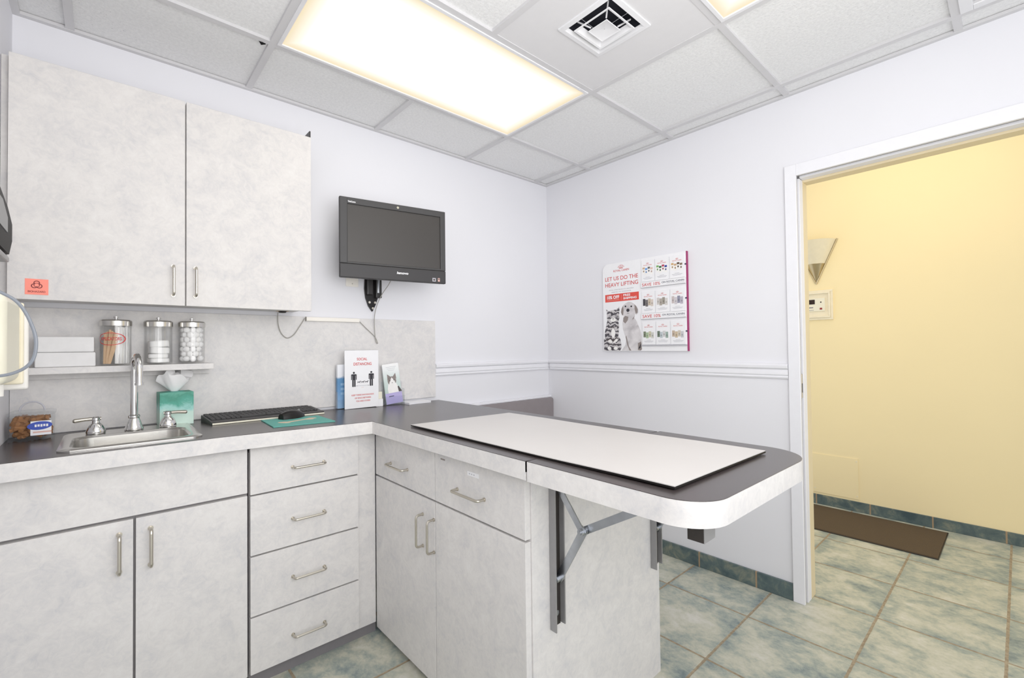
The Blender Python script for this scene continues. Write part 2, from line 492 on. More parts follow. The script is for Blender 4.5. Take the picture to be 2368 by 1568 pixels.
# ================================================================== SETTING
struct(MB().box(-2.9, XH + 0.15, -4.2, 0.15, -0.08, 0).build('floor', M['floor']))
struct(MB().box(-2.9, 0.0, 0, 0.12, 0, 2.75).build('wall_back', M['wall']))
struct(MB().box(-2.9, XL, -3.3, 0, 0, 2.75).build('wall_left', M['wall']))
DY0, DY1, DZ = -1.668, -2.62, 2.07      # doorway
m = MB()
m.box(0, 0.12, DY0, 0.12, 0, 2.75)
m.box(0, 0.12, DY1, DY0, DZ, 2.75)
m.box(0, 0.12, -3.3, DY1, 0, 2.75)
struct(m.build('wall_right', M['wall']))
struct(MB().box(XH, XH + 0.12, -4.2, 0.6, 0, 2.85).build('wall_hall', M['hallwall']))
struct(MB().box(0.12, XH, -4.2, 0.6, 2.75, 2.85).build('ceiling_hall', M['ventwhite']))
VX, VY = (GX[1] + GX[2]) / 2 - 0.014, (GY[1] + GY[2]) / 2 - 0.008     # centre of the supply vent
m = MB(); q = 0.107
m.box(XL, 0, -3.3, VY - q, H + 0.012, H + 0.05); m.box(XL, 0, VY + q, 0, H + 0.012, H + 0.05)
m.box(XL, VX - q, VY - q, VY + q, H + 0.012, H + 0.05); m.box(VX + q, 0, VY - q, VY + q, H + 0.012, H + 0.05)
struct(m.build('ceiling', M['tile']))
# suspended grid
m = MB(); tw = 0.0125
for i, x in enumerate(GX):
    spans = [(0, -3.3)]
    if i == 2: spans = [(0, GY[0] + tw), (GY[1] - tw, GY[2] + tw), (GY[3] - tw, -3.3)]
    for a, b_ in spans: m.box(x - tw, x + tw, b_, a, H, H + 0.014)
for y in GY: m.box(XL, 0, y - tw, y + tw, H + 0.0004, H + 0.0144)
struct(m.build('trim_1', M['tbar']))
m = MB()
m.box(XL, 0, -0.020, 0, H - 0.002, H + 0.010)
m.box(-0.020, 0, -3.3, -0.020, H - 0.002, H + 0.010)
m.box(XL, XL + 0.020, -3.3, -0.020, H - 0.002, H + 0.010)
struct(m.build('trim_2', M['tbar']))
# chair rail
rail = [(0, 1.075), (0.009, 1.075), (0.013, 1.082), (0.009, 1.089), (0.015, 1.095), (0.015, 1.112), (0.011, 1.120), (0.024, 1.128), (0.026, 1.140), (0.018, 1.148), (0, 1.150)]
struct(MB().prism([(-o_, z) for o_, z in rail], -1.003, 0, 'yz').build('trim_3', M['trim']))
struct(MB().prism([(-o_, z) for o_, z in rail], -1.626, -0.0262, 'xz').build('trim_4', M['trim']))
# ledge strip behind the bench back
struct(MB().box(-0.985, -0.0005, -0.030, 0, 0.868, 0.884, 0.003).build('trim_5', M['trim']))
struct(MB().box(-0.0125, 0, -1.6255, -0.03, 0, 0.082, 0.002).build('baseboard_right', M['base_r']))
struct(MB().box(XH - 0.012, XH, -4.0, 0.5, 0, 0.074, 0.002).build('baseboard_hall', M['base_h']))
# door frame (pocket door: split jamb with a slot)
d1 = sroot('door_1')
m = MB()
m.box(-0.016, 0, -1.678, -1.628, 0, 2.116, 0.002)
m.box(-0.016, 0, DY1 - 0.05, -1.678, 2.060, 2.116, 0.002)
m.build('casing', M['trim'], d1)
m = MB()
m.box(0.0, 0.022, -1.672, DY0 + 0.002, 0, 2.066)
m.box(0.0, 0.022, DY1, -1.672, 2.066, DZ + 0.002)
m.build('pocket_slot', M['gapdark'], d1)
m = MB()
m.box(0.022, 0.072, -1.682, DY0 + 0.002, 0, 2.054, 0.002)
m.box(0.022, 0.072, DY1, -1.682, 2.054, DZ + 0.002, 0.002)
m.build('jamb', M['trim'], d1)
m = MB()
m.box(0.072, 0.136, -1.682, DY0 + 0.002, 0, 2.044, 0.002)
m.box(0.072, 0.136, DY1, -1.682, 2.044, DZ + 0.002, 0.002)
m.build('hall_side_jamb', M['trim_hall_lit'], d1)
pl = MB().box(0.004, 0.018, -1.679, -1.671, 0.985, 1.10, 0.001).build('strike_plate', M['nickel'], d1)
MB().box(0.008, 0.013, -1.6805, -1.6785, 1.01, 1.055).build('latch_hole', M['black'], pl)

# ================================================================== CEILING FIXTURES
def ceiling_light(x0, x1, y0, y1, label):
    t = thing('ceiling_light', label, 'ceiling light', ((x0 + x1) / 2, (y0 + y1) / 2, H), group='lit troffer panels in the suspended ceiling')
    w, l = (x1 - x0) / 2 - tw, (y1 - y0) / 2 - tw
    f = 0.014
    m = MB()
    m.box(-w, w, -l, -l + f, -0.004, 0.010, 0.001); m.box(-w, w, l - f, l, -0.004, 0.010, 0.001)
    m.box(-w, -w + f, -l + f, l - f, -0.004, 0.010, 0.001); m.box(w - f, w, -l + f, l - f, -0.004, 0.010, 0.001)
    m.build('light_frame', M['ventwhite'], t)
    MB().box(-w + f, w - f, -l + f, l - f, 0.002, 0.006).build('diffuser', M['diffuser'], t)
    for sx in (-1, 1):
        MB().box(sx * (w - 0.05) - 0.016, sx * (w - 0.05) + 0.016, -l - 0.006, -l + 0.008, -0.008, -0.0045, 0.001).build('latch', M['ventwhite'], t)
    return t
ceiling_light(GX[3], GX[1], GY[1], GY[0], 'large glowing rectangular ceiling light panel nearest the cabinet wall')
ceiling_light(GX[3], GX[1], GY[3], GY[2], 'glowing ceiling light panel cut off by the top edge, right of the air vent')

# supply vent in its panel
cx, cy = (GX[1] + GX[2]) / 2 - 0.014, (GY[1] + GY[2]) / 2 - 0.008
t = thing('ceiling_vent', 'square white ceiling air vent with concentric louvre rings', 'air vent', (cx, cy, H))
px0, px1, py0, py1 = GX[2] + tw - cx, GX[1] - tw - cx, GY[2] + tw - cy, GY[1] - tw - cy
m = MB(); hs = 0.118
hs = 0.110
m.box(px0, px1, py0, -hs, 0.003, 0.009); m.box(px0, px1, hs, py1, 0.003, 0.009)
m.box(px0, -hs, -hs, hs, 0.003, 0.009); m.box(hs, px1, -hs, hs, 0.003, 0.009)
m.build('vent_panel', M['ventpanel'], t)
def sq_ring(rings):
    mm = MB(); rr = []
    for r, z in rings:
        rr.append(mm.ring([(-r, -r, z), (r, -r, z), (r, r, z), (-r, r, z)]))
    mm.skin(rr, False, False); return mm
sq_ring([(0.124, 0.003), (0.124, -0.003), (0.106, -0.0055), (0.0975, 0.006), (0.100, 0.008)]).build('vent_rim', M['ventwhite'], t)
MB().box(-0.104, 0.104, -0.104, 0.104, 0.086, 0.088).build('vent_duct', M['duct'], t)
sq_ring([(0.104, 0.0855), (0.1055, 0.0085)]).build('duct_throat', M['duct'], t)
sq_ring([(0.082, -0.008), (0.081, -0.011), (0.074, -0.009), (0.060, 0.008), (0.062, 0.009), (0.075, -0.005)]).build('louvre_ring', M['ventwhite'], t)
sq_ring([(0.043, -0.012), (0.042, -0.015), (0.036, -0.012), (0.001, -0.007)]).build('vent_core', M['ventwhite'], t)
for a in range(4):
    ca, sa = math.cos(a * PI / 2 + PI / 4), math.sin(a * PI / 2 + PI / 4)
    MB().tube([(0.05 * ca, 0.05 * sa, 0.0), (0.10 * ca, 0.10 * sa, 0.026)], 0.003, 6).build('strut', M['ventwhite'], t)
# return grille
gx, gy = (GX[0] + GX[1]) / 2, (GY[3] + GY[4]) / 2
t = thing('return_grille', 'white framed return air grille in far right corner of ceiling', 'air vent', (gx, gy, H))
w, l = (GX[0] - GX[1]) / 2 - tw, (GY[3] - GY[4]) / 2 - tw
m = MB(); f = 0.035
m.box(-w, w, -l, -l + f, -0.004, 0.010, 0.002); m.box(-w, w, l - f, l, -0.004, 0.010, 0.002)
m.box(-w, -w + f, -l + f, l - f, -0.004, 0.010, 0.002); m.box(w - f, w, -l + f, l - f, -0.004, 0.010, 0.002)
m.build('grille_frame', M['ventwhite'], t)
m = MB(); k = -w + f + 0.012
while k < w - f:
    m.box(k - 0.008, k + 0.008, -l + f, l - f, 0.000, 0.006); k += 0.026
m.build('grille_slats', M['ventpanel'], t)
tag(MB().tube([(GX[3] - 0.045, GY[0] + 0.016, H + 0.006), (GX[3] - 0.035, GY[0] + 0.019, H + 0.000), (GX[3] - 0.022, GY[0] + 0.017, H + 0.003)], [0.003, 0.008, 0.004], 8).build('ceiling_tile_chip', M['dispblack']),
    'small black chip stuck at ceiling tile corner left of the large light', 'chip')

# ================================================================== CABINETS
# --- wall cabinet
t = thing('wall_cabinet', 'pale mottled grey two-door wall cabinet hung above the sink shelf', 'wall cabinet', (-2.27, 0, 1.418))
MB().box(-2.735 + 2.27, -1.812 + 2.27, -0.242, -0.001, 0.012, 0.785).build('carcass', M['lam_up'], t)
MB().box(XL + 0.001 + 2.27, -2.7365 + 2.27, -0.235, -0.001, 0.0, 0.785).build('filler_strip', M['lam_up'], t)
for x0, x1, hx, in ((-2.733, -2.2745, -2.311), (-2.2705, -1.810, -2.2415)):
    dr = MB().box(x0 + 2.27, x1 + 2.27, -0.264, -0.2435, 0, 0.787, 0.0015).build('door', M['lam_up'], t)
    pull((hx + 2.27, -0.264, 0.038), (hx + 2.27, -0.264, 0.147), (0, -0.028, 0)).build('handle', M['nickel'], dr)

# --- sink base
t = thing('sink_cabinet', 'pale mottled grey two-door base cabinet under the sink', 'base cabinet', (-2.43, 0, 0))
ox = 2.43
MB().box(XL + 0.001 + ox, -2.108 + ox, -0.465, -0.02, 0.05, 0.80).build('carcass', M['carcass'], t)
MB().box(XL + 0.001 + ox, -2.108 + ox, -0.452, -0.40, 0, 0.0495).build('toe_kick', M['kick'], t)
MB().box(XL + 0.004 + ox, -2.112 + ox, -0.490, -0.4655, 0.723, 0.895, 0.0015).build('false_front', M['lam'], t)
for x0, x1, hx in ((XL + 0.004, -2.433, -2.467), (-2.4265, -2.112, -2.3895)):
    dr = MB().box(x0 + ox, x1 + ox, -0.490, -0.4655, 0.058, 0.713, 0.0015).build('door', M['lam'], t)
    pull((hx + ox, -0.490, 0.556), (hx + ox, -0.490, 0.673), (0, -0.030, 0), 0.0052).build('handle', M['nickel'], dr)

# --- drawer base
t = thing('drawer_cabinet', 'pale mottled grey base cabinet with a stack of four drawers', 'drawer cabinet', (-1.9, 0, 0))
ox = 1.9
MB().box(-2.1035 + ox, -1.694 + ox, -0.465, -0.02, 0.05, 0.865).build('carcass', M['carcass'], t)
MB().box(-2.1035 + ox, -1.606 + ox, -0.458, -0.40, 0, 0.0495).build('toe_kick', M['kick'], t)
MB().box(-1.6935 + ox, -1.613 + ox, -0.477, -0.457, 0.0505, 0.880).build('corner_filler', M['lam'], t)
zz = [(0.713, 0.885, 0.791), (0.490, 0.707, 0.592), (0.268, 0.484, 0.369), (0.058, 0.262, 0.147)]
for z0, z1, hz in zz:
    dr = MB().box(-2.1025 + ox, -1.693 + ox, -0.490, -0.4655, z0, z1, 0.0015).build('drawer', M['lam'], t)
    pull((-1.957 + ox, -0.490, hz), (-1.838 + ox, -0.490, hz), (0, -0.028, 0)).build('handle', M['nickel'], dr)

# --- peninsula base
t = thing('peninsula_cabinet', 'pale mottled grey peninsula cabinet with two drawers over two doors', 'base cabinet', (-1.25, -0.95, 0))
ox, oy = 1.25, 0.95
MB().box(-1.589 + ox, -0.922 + ox, -1.424 + oy, -0.476 + oy, 0.0, 0.868).build('carcass', M['carcass'], t)
MB().box(-1.589 + ox, -0.912 + ox, -1.442 + oy, -1.4245 + oy, 0.0, 0.872, 0.001).build('end_panel', M['lam'], t)
MB().box(-0.9215 + ox, -0.908 + ox, -1.424 + oy, -0.476 + oy, 0.0, 0.872).build('back_panel', M['lam'], t)
for y0, y1, hy in ((-0.482, -0.9605, -0.878), (-0.9645, -1.437, -0.955)):
    dr = MB().box(-1.611 + ox, -1.5895 + ox, y1 + oy, y0 + oy, 0.030, 0.688, 0.0015).build('door', M['lam'], t)
    pull((-1.611 + ox, hy + oy, 0.507), (-1.611 + ox, hy + oy, 0.624), (-0.030, 0, 0)).build('handle', M['nickel'], dr)
first = None
for y0, y1, a, b_, hz in ((-0.482, -0.9605, -0.625, -0.765, 0.768), (-0.9645, -1.437, -1.105, -1.252, 0.768)):
    dr = MB().box(-1.611 + ox, -1.5895 + ox, y1 + oy, y0 + oy, 0.695, 0.868, 0.0015).build('drawer', M['lam'], t)
    pull((-1.611 + ox, a + oy, hz), (-1.611 + ox, b_ + oy, hz), (-0.030, 0, 0)).build('handle', M['nickel'], dr)
MB().box(-1.6117 + ox, -1.611 + ox, -1.224 + oy, -1.163 + oy, 0.827, 0.841).build('drawer_label', M['white'], dr)
m = MB()
for k in range(3):
    m.box(-1.6119 + ox, -1.6117 + ox, -1.178 - k * 0.012 + oy, -1.172 - k * 0.012 + oy, 0.832, 0.836)
m.build('label_ink', M['ink3'], dr)
MB().box(-1.6116 + ox, -1.6111 + ox, -1.030 + oy, -1.003 + oy, 0.850, 0.855).build('scuff_mark', M['catgrey'], dr)

# ================================================================== COUNTER
ct = thing('countertop', 'dark grey-brown L-shaped laminate countertop with pale front edge', 'countertop', (-1.6, -0.3, 0.93))
def loc(pts): return [(a + 1.6, b_ + 0.3) for a, b_ in pts]
SX0, SX1, SY0, SY1 = -2.585, -2.270, -0.475, -0.205    # sink cut-out
Zf = lambda x: zc(x - 1.6) - 0.93
xs = sorted({XL + 0.001, SX0, SX1, -2.2, -1.9, PXL, -1.40, -1.2, PXR})
ys = [-0.013, SY1, SY0, CF, -1.0, -1.487]
def grid_top(zoff, inset):
    m = MB(); vs = {}
    def V(i, j):
        if (i, j) not in vs:
            x, y = xs[i], ys[j]
            if inset:
                if j == 3 and x <= PXL: y += inset
                if abs(x - PXL) < 1e-6 and j >= 3: x += inset
            vs[(i, j)] = m.bm.verts.new((x + 1.6, y + 0.3, zc(x) - 0.93 + zoff))
        return vs[(i, j)]
    for i in range(len(xs) - 1):
        for j in range(len(ys) - 1):
            xm, ym = (xs[i] + xs[i + 1]) / 2, (ys[j] + ys[j + 1]) / 2
            if ym < CF and xm < PXL: continue
            if SX0 < xm < SX1 and SY0 < ym < SY1: continue
            m.bm.faces.new((V(i, j), V(i, j + 1), V(i + 1, j + 1), V(i + 1, j)))
    return m
mt = grid_top(0.0, 0.0)
r = bmesh.ops.extrude_face_region(mt.bm, geom=list(mt.bm.faces))
bmesh.ops.translate(mt.bm, verts=[v for v in r['geom'] if isinstance(v, bmesh.types.BMVert)], vec=(0, 0, -0.03))
mt.build('worktop', M['worktop'], ct)
# pale edge band under / along the front
m = MB()
def band(m, path, t, zt, zb):
    """strip following path (x,y) with thickness t towards its left side"""
    rings = []
    n = len(path)
    for i, (x, y) in enumerate(path):
        a = path[max(i - 1, 0)]; c_ = path[min(i + 1, n - 1)]
        d = Vector((c_[0] - a[0], c_[1] - a[1])).normalized(); nrm = Vector((-d.y, d.x))
        if 0 < i < n - 1:
            d1_ = Vector((x - a[0], y - a[1])).normalized(); n1_ = Vector((-d1_.y, d1_.x))
            nrm = nrm / max(0.3, nrm.dot(n1_))
        q = (x + nrm.x * t, y + nrm.y * t)
        z = zc(x) - 0.93
        rings.append(m.ring([(x + 1.6, y + 0.3, z + zt), (x + 1.6, y + 0.3, z + zb), (q[0] + 1.6, q[1] + 0.3, z + zb), (q[0] + 1.6, q[1] + 0.3, z + zt)]))
    m.skin(rings)
band(m, [(XL + 0.001, CF - 0.0008), (-2.2, CF - 0.0008), (PXL - 0.0006, CF - 0.0008), (PXL - 0.0006, -1.487)], 0.02, -0.0015, -0.052)
m.build('front_edge', M['lam_edge'], ct)

# --- drop leaf
YE = -1.985
lf = thing('drop_leaf', 'rounded drop leaf extending the peninsula top toward the viewer', 'table leaf', (-1.32, -1.74, 0.93))
def leaf_outline(ins):
    R = 0.095 - ins; x0, x1, y0, y1 = PXL + ins, PXR + 0.01 - ins, YE + ins, -1.4935 - 0.0
    R2 = 0.13 - ins
    pts = [(x0, y1)] + arc(x0 + R, y0 + R, R, PI, 1.5 * PI, 10) + arc(x1 - R2, y0 + R2, R2, 1.5 * PI, 2 * PI, 10) + [(x1, y1)]
    return [(a + 1.32, b_ + 1.74) for a, b_ in pts]
zl = lambda x: zc(x - 1.32) - 0.93
m = MB().prism(leaf_outline(0.0), -0.054, -0.0012, 'xy', zl); m.build('leaf_edge', M['lam_edge'], lf)
MB().prism(leaf_outline(0.0012), -0.0011, 0.0004, 'xy', zl).build('leaf_top', M['worktop'], lf)
sxx = 1.32
m = MB()
for (z0, z1, y0, y1) in ((-0.0605, -0.0545, -1.950, -1.915), (-0.088, -0.083, -1.950, -1.915), (-0.083, -0.0605, -1.9205, -1.915), (-0.083, -0.0605, -1.950, -1.9445)):
    m.box(-1.594 + sxx, -1.545 + sxx, y0 + 1.74, y1 + 1.74, z0, z1)
lt = m.build('leaf_stop', M['chan'], lf)
MB().box(-1.5960 + sxx, -1.5942 + sxx, -1.949 + 1.74, -1.915 + 1.74, -0.087, -0.0545).build('stop_mouth_shade', M['chandark'], lt)  # dark sheet painted in for the shade of the hollow end

# --- folding brackets
def bracket(x, label, full=True):
    t = thing('folding_bracket', label, 'bracket', (x, -1.443, 0.41), group='folding brackets under the drop leaf')
    top = 0.455
    m = MB()
    m.box(-0.022, -0.018, -0.024, 0, 0, top); m.box(0.016, 0.020, -0.024, 0, 0.012, top)
    m.build('channel_flange', M['chan'], t)
    MB().box(-0.018, 0.016, -0.006, -0.001, 0.008, top).build('channel_back', M['chandark'], t)
    def strap(p, q, w, th, name, mat):
        p, q = Vector(p), Vector(q); d = (q - p).normalized(); n = Vector((1, 0, 0)); s_ = d.cross(n).normalized()
        mm = MB(); rr = []
        for c in (p - d * w * 0.4, q + d * w * 0.4):
            rr.append(mm.ring([c + s_ * w / 2 + n * th / 2, c - s_ * w / 2 + n * th / 2, c - s_ * w / 2 - n * th / 2, c + s_ * w / 2 - n * th / 2]))
        mm.skin(rr); return mm.build(name, mat, t)
    K = (-0.004, -0.112, 0.316)
    strap((0.001, -0.016, 0.150), (0.001, K[1], K[2]), 0.024, 0.004, 'lower_arm', M['galv'])
    ua = strap((-0.006, K[1], K[2]), (-0.006, -0.018, 0.430), 0.020, 0.004, 'upper_arm', M['galv'])
    strap((0.008, K[1], K[2]), (0.008, -0.335, 0.446), 0.022, 0.004, 'leaf_arm', M['galv'])
    for y, z in ((-0.016, 0.150), (K[1], K[2])):
        MB().tube([(-0.019, y, z), (-0.0161, y, z), (-0.016, y, z), (0.014, y, z)], [0.006, 0.006, 0.010, 0.010], 12).build('pivot_bolt', M['galv'], t)
    MB().tube([(-0.001, -0.009, 0.045), (-0.001, -0.006, 0.045)], 0.008, 12).build('screw', M['galv'], t)
    return t
bracket(-1.497, 'steel folding leaf bracket on the left of the peninsula end')
bracket(-0.948, 'steel folding leaf bracket at the right of the peninsula end')

# --- exam mat
mt = thing('exam_mat', 'large white vinyl mat with dark underside lying on the peninsula top', 'mat', (-1.345, -1.335, 0.9372))
MW, ML = 0.258, 0.557
def mat_shape(m, z0, z1, ins):
    rr = []
    n = 24
    for k in range(n + 1):
        y = ML - ins - (2 * (ML - ins)) * k / n
        f = (ML - y) / (2 * ML)
        lift = 0.0022 * max(0, (f - 0.55) / 0.45) ** 2 + 0.0012 * math.sin(f * 9)
        lift = max(0, lift)
        zl_ = zc(-1.345 - MW) - 0.9335; zr_ = 0.93 - 0.9335
        rr.append(m.ring([(-MW + ins, y, z0 + lift + zl_), (MW - ins, y, z0 + lift + zr_), (MW - ins, y, z1 + lift + zr_), (-MW + ins, y, z1 + lift + zl_)]))
    return m.skin(rr)
mat_shape(MB(), -0.0015, 0.0030, 0.0).build('dark_backing', M['blackgloss'], mt)
mat_shape(MB(), 0.0031, 0.0050, 0.0006).build('white_surface', M['vinylwhite'], mt)

# ================================================================== BACKSPLASH, SHELF
m = MB()
m.box(XL + 0.001, -1.003, -0.0115, -0.0005, 0.95, 1.4095, 0.001)
tag(m.build('backsplash', M['lam']), 'pale mottled laminate backsplash panel on the wall behind the counter', 'backsplash')
t = thing('wall_shelf', 'narrow pale laminate shelf under the wall cabinet holding jars', 'shelf', (-2.45, -0.012, 1.17))
MB().box(-0.30, 0.288, -0.128, 0, 0, 0.024, 0.002).build('shelf_board', M['lam_edge'], t)
MB().box(-0.30, 0.288, -0.018, 0, -0.022, -0.0005, 0.001).build('wall_cleat', M['lam'], t)

# ================================================================== SINK + FAUCET
sz = 0.9490
t = thing('sink', 'stainless steel drop-in bar sink set in the dark counter', 'sink', (-2.4275, -0.295, sz))
m = MB()
def rr_ring(m, x0, x1, y0, y1, r, z, n=6):
    pts = arc(x0 + r, y0 + r, r, PI, 1.5 * PI, n) + arc(x1 - r, y0 + r, r, 1.5 * PI, 2 * PI, n) + arc(x1 - r, y1 - r, r, 0, PI / 2, n) + arc(x0 + r, y1 - r, r, PI / 2, PI, n)
    return m.ring([(a, b_, z) for a, b_ in pts])
X0, X1, Y0, Y1 = -0.182, 0.182, -0.195, 0.190
bx0, bx1, by0, by1 = -0.150, 0.150, -0.165, 0.075
rings = [rr_ring(m, X0, X1, Y0, Y1, 0.03, -0.0005), rr_ring(m, X0, X1, Y0, Y1, 0.03, 0.003), rr_ring(m, X0 + 0.006, X1 - 0.006, Y0 + 0.006, Y1 - 0.006, 0.028, 0.0062),
         rr_ring(m, bx0 - 0.006, bx1 + 0.006, by0 - 0.006, by1 + 0.006, 0.05, 0.0052)]
m.skin(rings, cap=False)
m.build('rim', M['steel'], t)
m = MB()
rings = [rr_ring(m, bx0 - 0.0065, bx1 + 0.0065, by0 - 0.0065, by1 + 0.0065, 0.05, 0.0050), rr_ring(m, bx0, bx1, by0, by1, 0.048, -0.002), rr_ring(m, bx0 + 0.006, bx1 - 0.006, by0 + 0.006, by1 - 0.006, 0.045, -0.11),
         rr_ring(m, bx0 + 0.03, bx1 - 0.03, by0 + 0.03, by1 - 0.03, 0.03, -0.135), rr_ring(m, -0.03, 0.03, -0.075, -0.015, 0.02, -0.138)]
m.skin(rings, cap=False); m.bm.faces.new(rings[-1])
m.build('basin', M['steel'], t)
MB().lathe([(0.001, -0.134), (0.022, -0.134), (0.026, -0.1375)], 0, -0.045, 0, 20).build('drain', M['chrome'], t)

fz = 0.9557
t = thing('faucet', 'chrome gooseneck faucet with two lever handles behind the sink', 'faucet', (-2.420, -0.172, fz))
MB().lathe([(0.028, 0), (0.029, 0.004), (0.025, 0.012), (0.020, 0.030), (0.015, 0.042), (0.018, 0.046), (0.018, 0.052), (0.013, 0.056)], 0, 0, 0, 28).build('spout_base', M['chrome'], t)
R = 0.052
pts = [(0, 0, 0.050), (0.0, 0, 0.12), (0.0, 0, 0.222)]
for k in range(1, 15):
    a = PI * k / 14
    pts.append((0.010 * (1 - math.cos(a)) / 2, -R * (1 - math.cos(a)), 0.222 + R * math.sin(a)))
pts += [(0.010, -2 * R, 0.200), (0.010, -2 * R, 0.178)]
sp_ = MB().tube(pts, 0.0115, 16).build('spout', M['chrome'], t)
MB().tube([(0.010, -2 * R, 0.179), (0.010, -2 * R, 0.170)], 0.0135, 16).build('aerator', M['chrome'], sp_)
for sx, hx in ((-1, -0.105), (1, 0.102)):
    hb = MB().lathe([(0.027, 0), (0.028, 0.004), (0.026, 0.014), (0.020, 0.028), (0.011, 0.038), (0.010, 0.044), (0.013, 0.047), (0.013, 0.055), (0.008, 0.059)], hx, 0, 0, 24).build('handle', M['chrome'], t)
    MB().tube([(hx - sx * 0.014, 0, 0.051), (hx, 0, 0.052), (hx + sx * 0.030, -0.006, 0.052), (hx + sx * 0.056, -0.010, 0.050), (hx + sx * 0.060, -0.0105, 0.050)], [0.006, 0.006, 0.0062, 0.0072, 0.004], 12).build('lever', M['nickel'], hb)

# ================================================================== THINGS ON THE SHELF
SZ = 1.1942
def jar(x, y, r, h, label):
    t = thing('glass_jar', label, 'jar', (x, y, SZ), group='glass jars on the wall shelf')
    MB().lathe([(r - 0.004, 0.0), (r, 0.006), (r, h - 0.006), (r - 0.004, h), (r - 0.0055, h), (r - 0.0025, h - 0.008), (r - 0.0025, 0.008), (r - 0.007, 0.005), (0.001, 0.005)], 0, 0, 0, 36).build('jar_body', M['glass'], t)
    ld = MB().lathe([(r + 0.001, h - 0.010), (r + 0.0015, h + 0.008), (r - 0.002, h + 0.013), (0.012, h + 0.0155), (0.001, h + 0.0155)], 0, 0, 0, 36).build('lid', M['steel'], t)
    MB().lathe([(0.004, h + 0.0150), (0.004, h + 0.020), (0.008, h + 0.022), (0.008, h + 0.026), (0.004, h + 0.028)], 0, 0, 0, 16).build('knob', M['chrome'], ld)
    return t
JY = -0.083
J = [(-2.470, 0.0465), (-2.342, 0.0460), (-2.232, 0.0460)]
j1 = jar(J[0][0], JY, J[0][1], 0.160, 'lidded glass jar with red oval lettering, leftmost of the three jars')
def wrap(r):
    return lambda X, y, Z: (r * math.sin(X / r), -r * math.cos(X / r), Z)
rw = J[0][1] + 0.0006
m = MB().annulus(0, 0, 0.043, 0.0475, 0, 0, 2 * PI, 40, 1.0, 0.50)
w_ = wrap(rw); m.move(lambda x, y, z: w_(x - 0.018, 0, z + 0.100)); m.build('printed_oval', M['red'], j1)
text('printed_lettering', 'APPLICATORS', -0.054, 0.016, 0.094, 0.107, 0, M['red'], j1, 0.02, w_)
j2 = jar(J[1][0], JY, J[1][1], 0.160, 'lidded glass jar half filled with folded gauze, in the middle of three')
j3 = jar(J[2][0], JY, J[2][1], 0.160, 'lidded glass jar packed full of cotton balls, rightmost of three')
# applicators: fan of wooden sticks plus white swabs
for k in range(9):
    a = -0.035 + k * 0.010
    b0 = Vector((-0.034 + k * 0.0020, -0.020 + 0.003 * (k % 3), 0.007)); b1 = Vector((-0.032 + k * 0.0050, -0.024 + 0.006 * (k % 3), 0.135 - 0.004 * abs(k - 3)))
    o = MB().tube([b0, (b0 + b1) / 2, b1], 0.0034, 6).build('wooden_applicator', M['wood'])
    o.location = (J[0][0], JY, SZ)
    tag(o, 'thin wooden applicator stick leaning in the red-lettered jar', 'applicator stick', 'wooden sticks in the left jar')
m = MB(); random.seed(3)
for k in range(60):
    a = random.uniform(0, 2 * PI); rr_ = 0.020 * math.sqrt(random.random())
    x, y = 0.016 + rr_ * math.cos(a) * 1.05, 0.004 + rr_ * math.sin(a) * 1.2
    m.tube([(x, y, 0.0065), (x + random.uniform(-.002, .002), y, 0.120), (x, y, 0.148 + random.uniform(-.006, .003))], [0.0022, 0.0022, 0.0036], 6)
o = m.build('cotton_swabs', M['cotton']); o.location = (J[0][0], JY, SZ)
tag(o, 'bundle of white cotton swabs standing in the red-lettered jar', 'cotton swabs', kind='stuff')
for k, (z, rz, tl) in enumerate(((0.0075, 0.2, 0), (0.0252, -0.1, 0.0), (0.0432, 0.15, 0.04), (0.070, 0.1, -0.06))):
    hgt = 0.0172 if k < 2 else 0.0255
    rr4 = lambda mm, g, z: rr_ring(mm, -0.0315 + g, 0.0315 - g, -0.0315 + g, 0.0315 - g, 0.014, z)
    m = MB(); m.skin([rr4(m, 0.003, 0), rr4(m, 0, 0.003), rr4(m, 0, hgt - 0.003), rr4(m, 0.003, hgt)])
    o = m.build('gauze_pad', M['cotton'])
    o.location = (J[1][0] + (0.001 if k > 1 else 0), JY, SZ + z - 0.001); o.rotation_euler = (0.0, tl, rz)
    tag(o, ['folded white gauze pad at the bottom of the middle jar', 'folded white gauze pad second from the bottom in the middle jar',
            'folded white gauze pad third from the bottom in middle jar', 'folded white gauze pad tilted on top in the middle jar'][k], 'gauze pad', 'gauze pads in the middle jar')
m = MB(); random.seed(5)
for lay in range(7):
    for k in range(8):
        a = 2 * PI * k / 8 + lay * 0.4
        rr_ = 0.0285 if k < 7 else 0.0
        m.sphere((rr_ * math.cos(a), rr_ * math.sin(a), 0.0200 + lay * 0.0196), 0.0126, 10, 7, (1 + random.uniform(-.08, .08), 1, 1 + random.uniform(-.1, .1)))
o = m.build('cotton_balls', M['cotton']); o.location = (J[2][0], JY, SZ)
tag(o, 'white cotton balls packed in the rightmost jar', 'cotton balls', kind='stuff')
# folded towels left of the jars
for k, (z0, z1, x1, lab) in enumerate(((0.0, 0.052, -2.527, 'stack of folded white paper towels resting directly on the shelf'), (0.0525, 0.108, -2.531, 'upper stack of folded white paper towels lying on another stack'))):
    t = thing('paper_towel_stack', lab, 'paper towels', (-2.605, -0.075, SZ + z0), group='folded paper towels on the wall shelf')
    h = z1 - z0
    m = MB(); n = 1
    for q in range(n):
        m.box(-0.077, x1 + 2.605 - 0.0006 * q, -0.056 + 0.0006 * q, 0.056, q * h / n + 0.0002, (q + 1) * h / n - 0.0004, 0.004, 3)
    m.build('towel_layers', M['towel'], t)

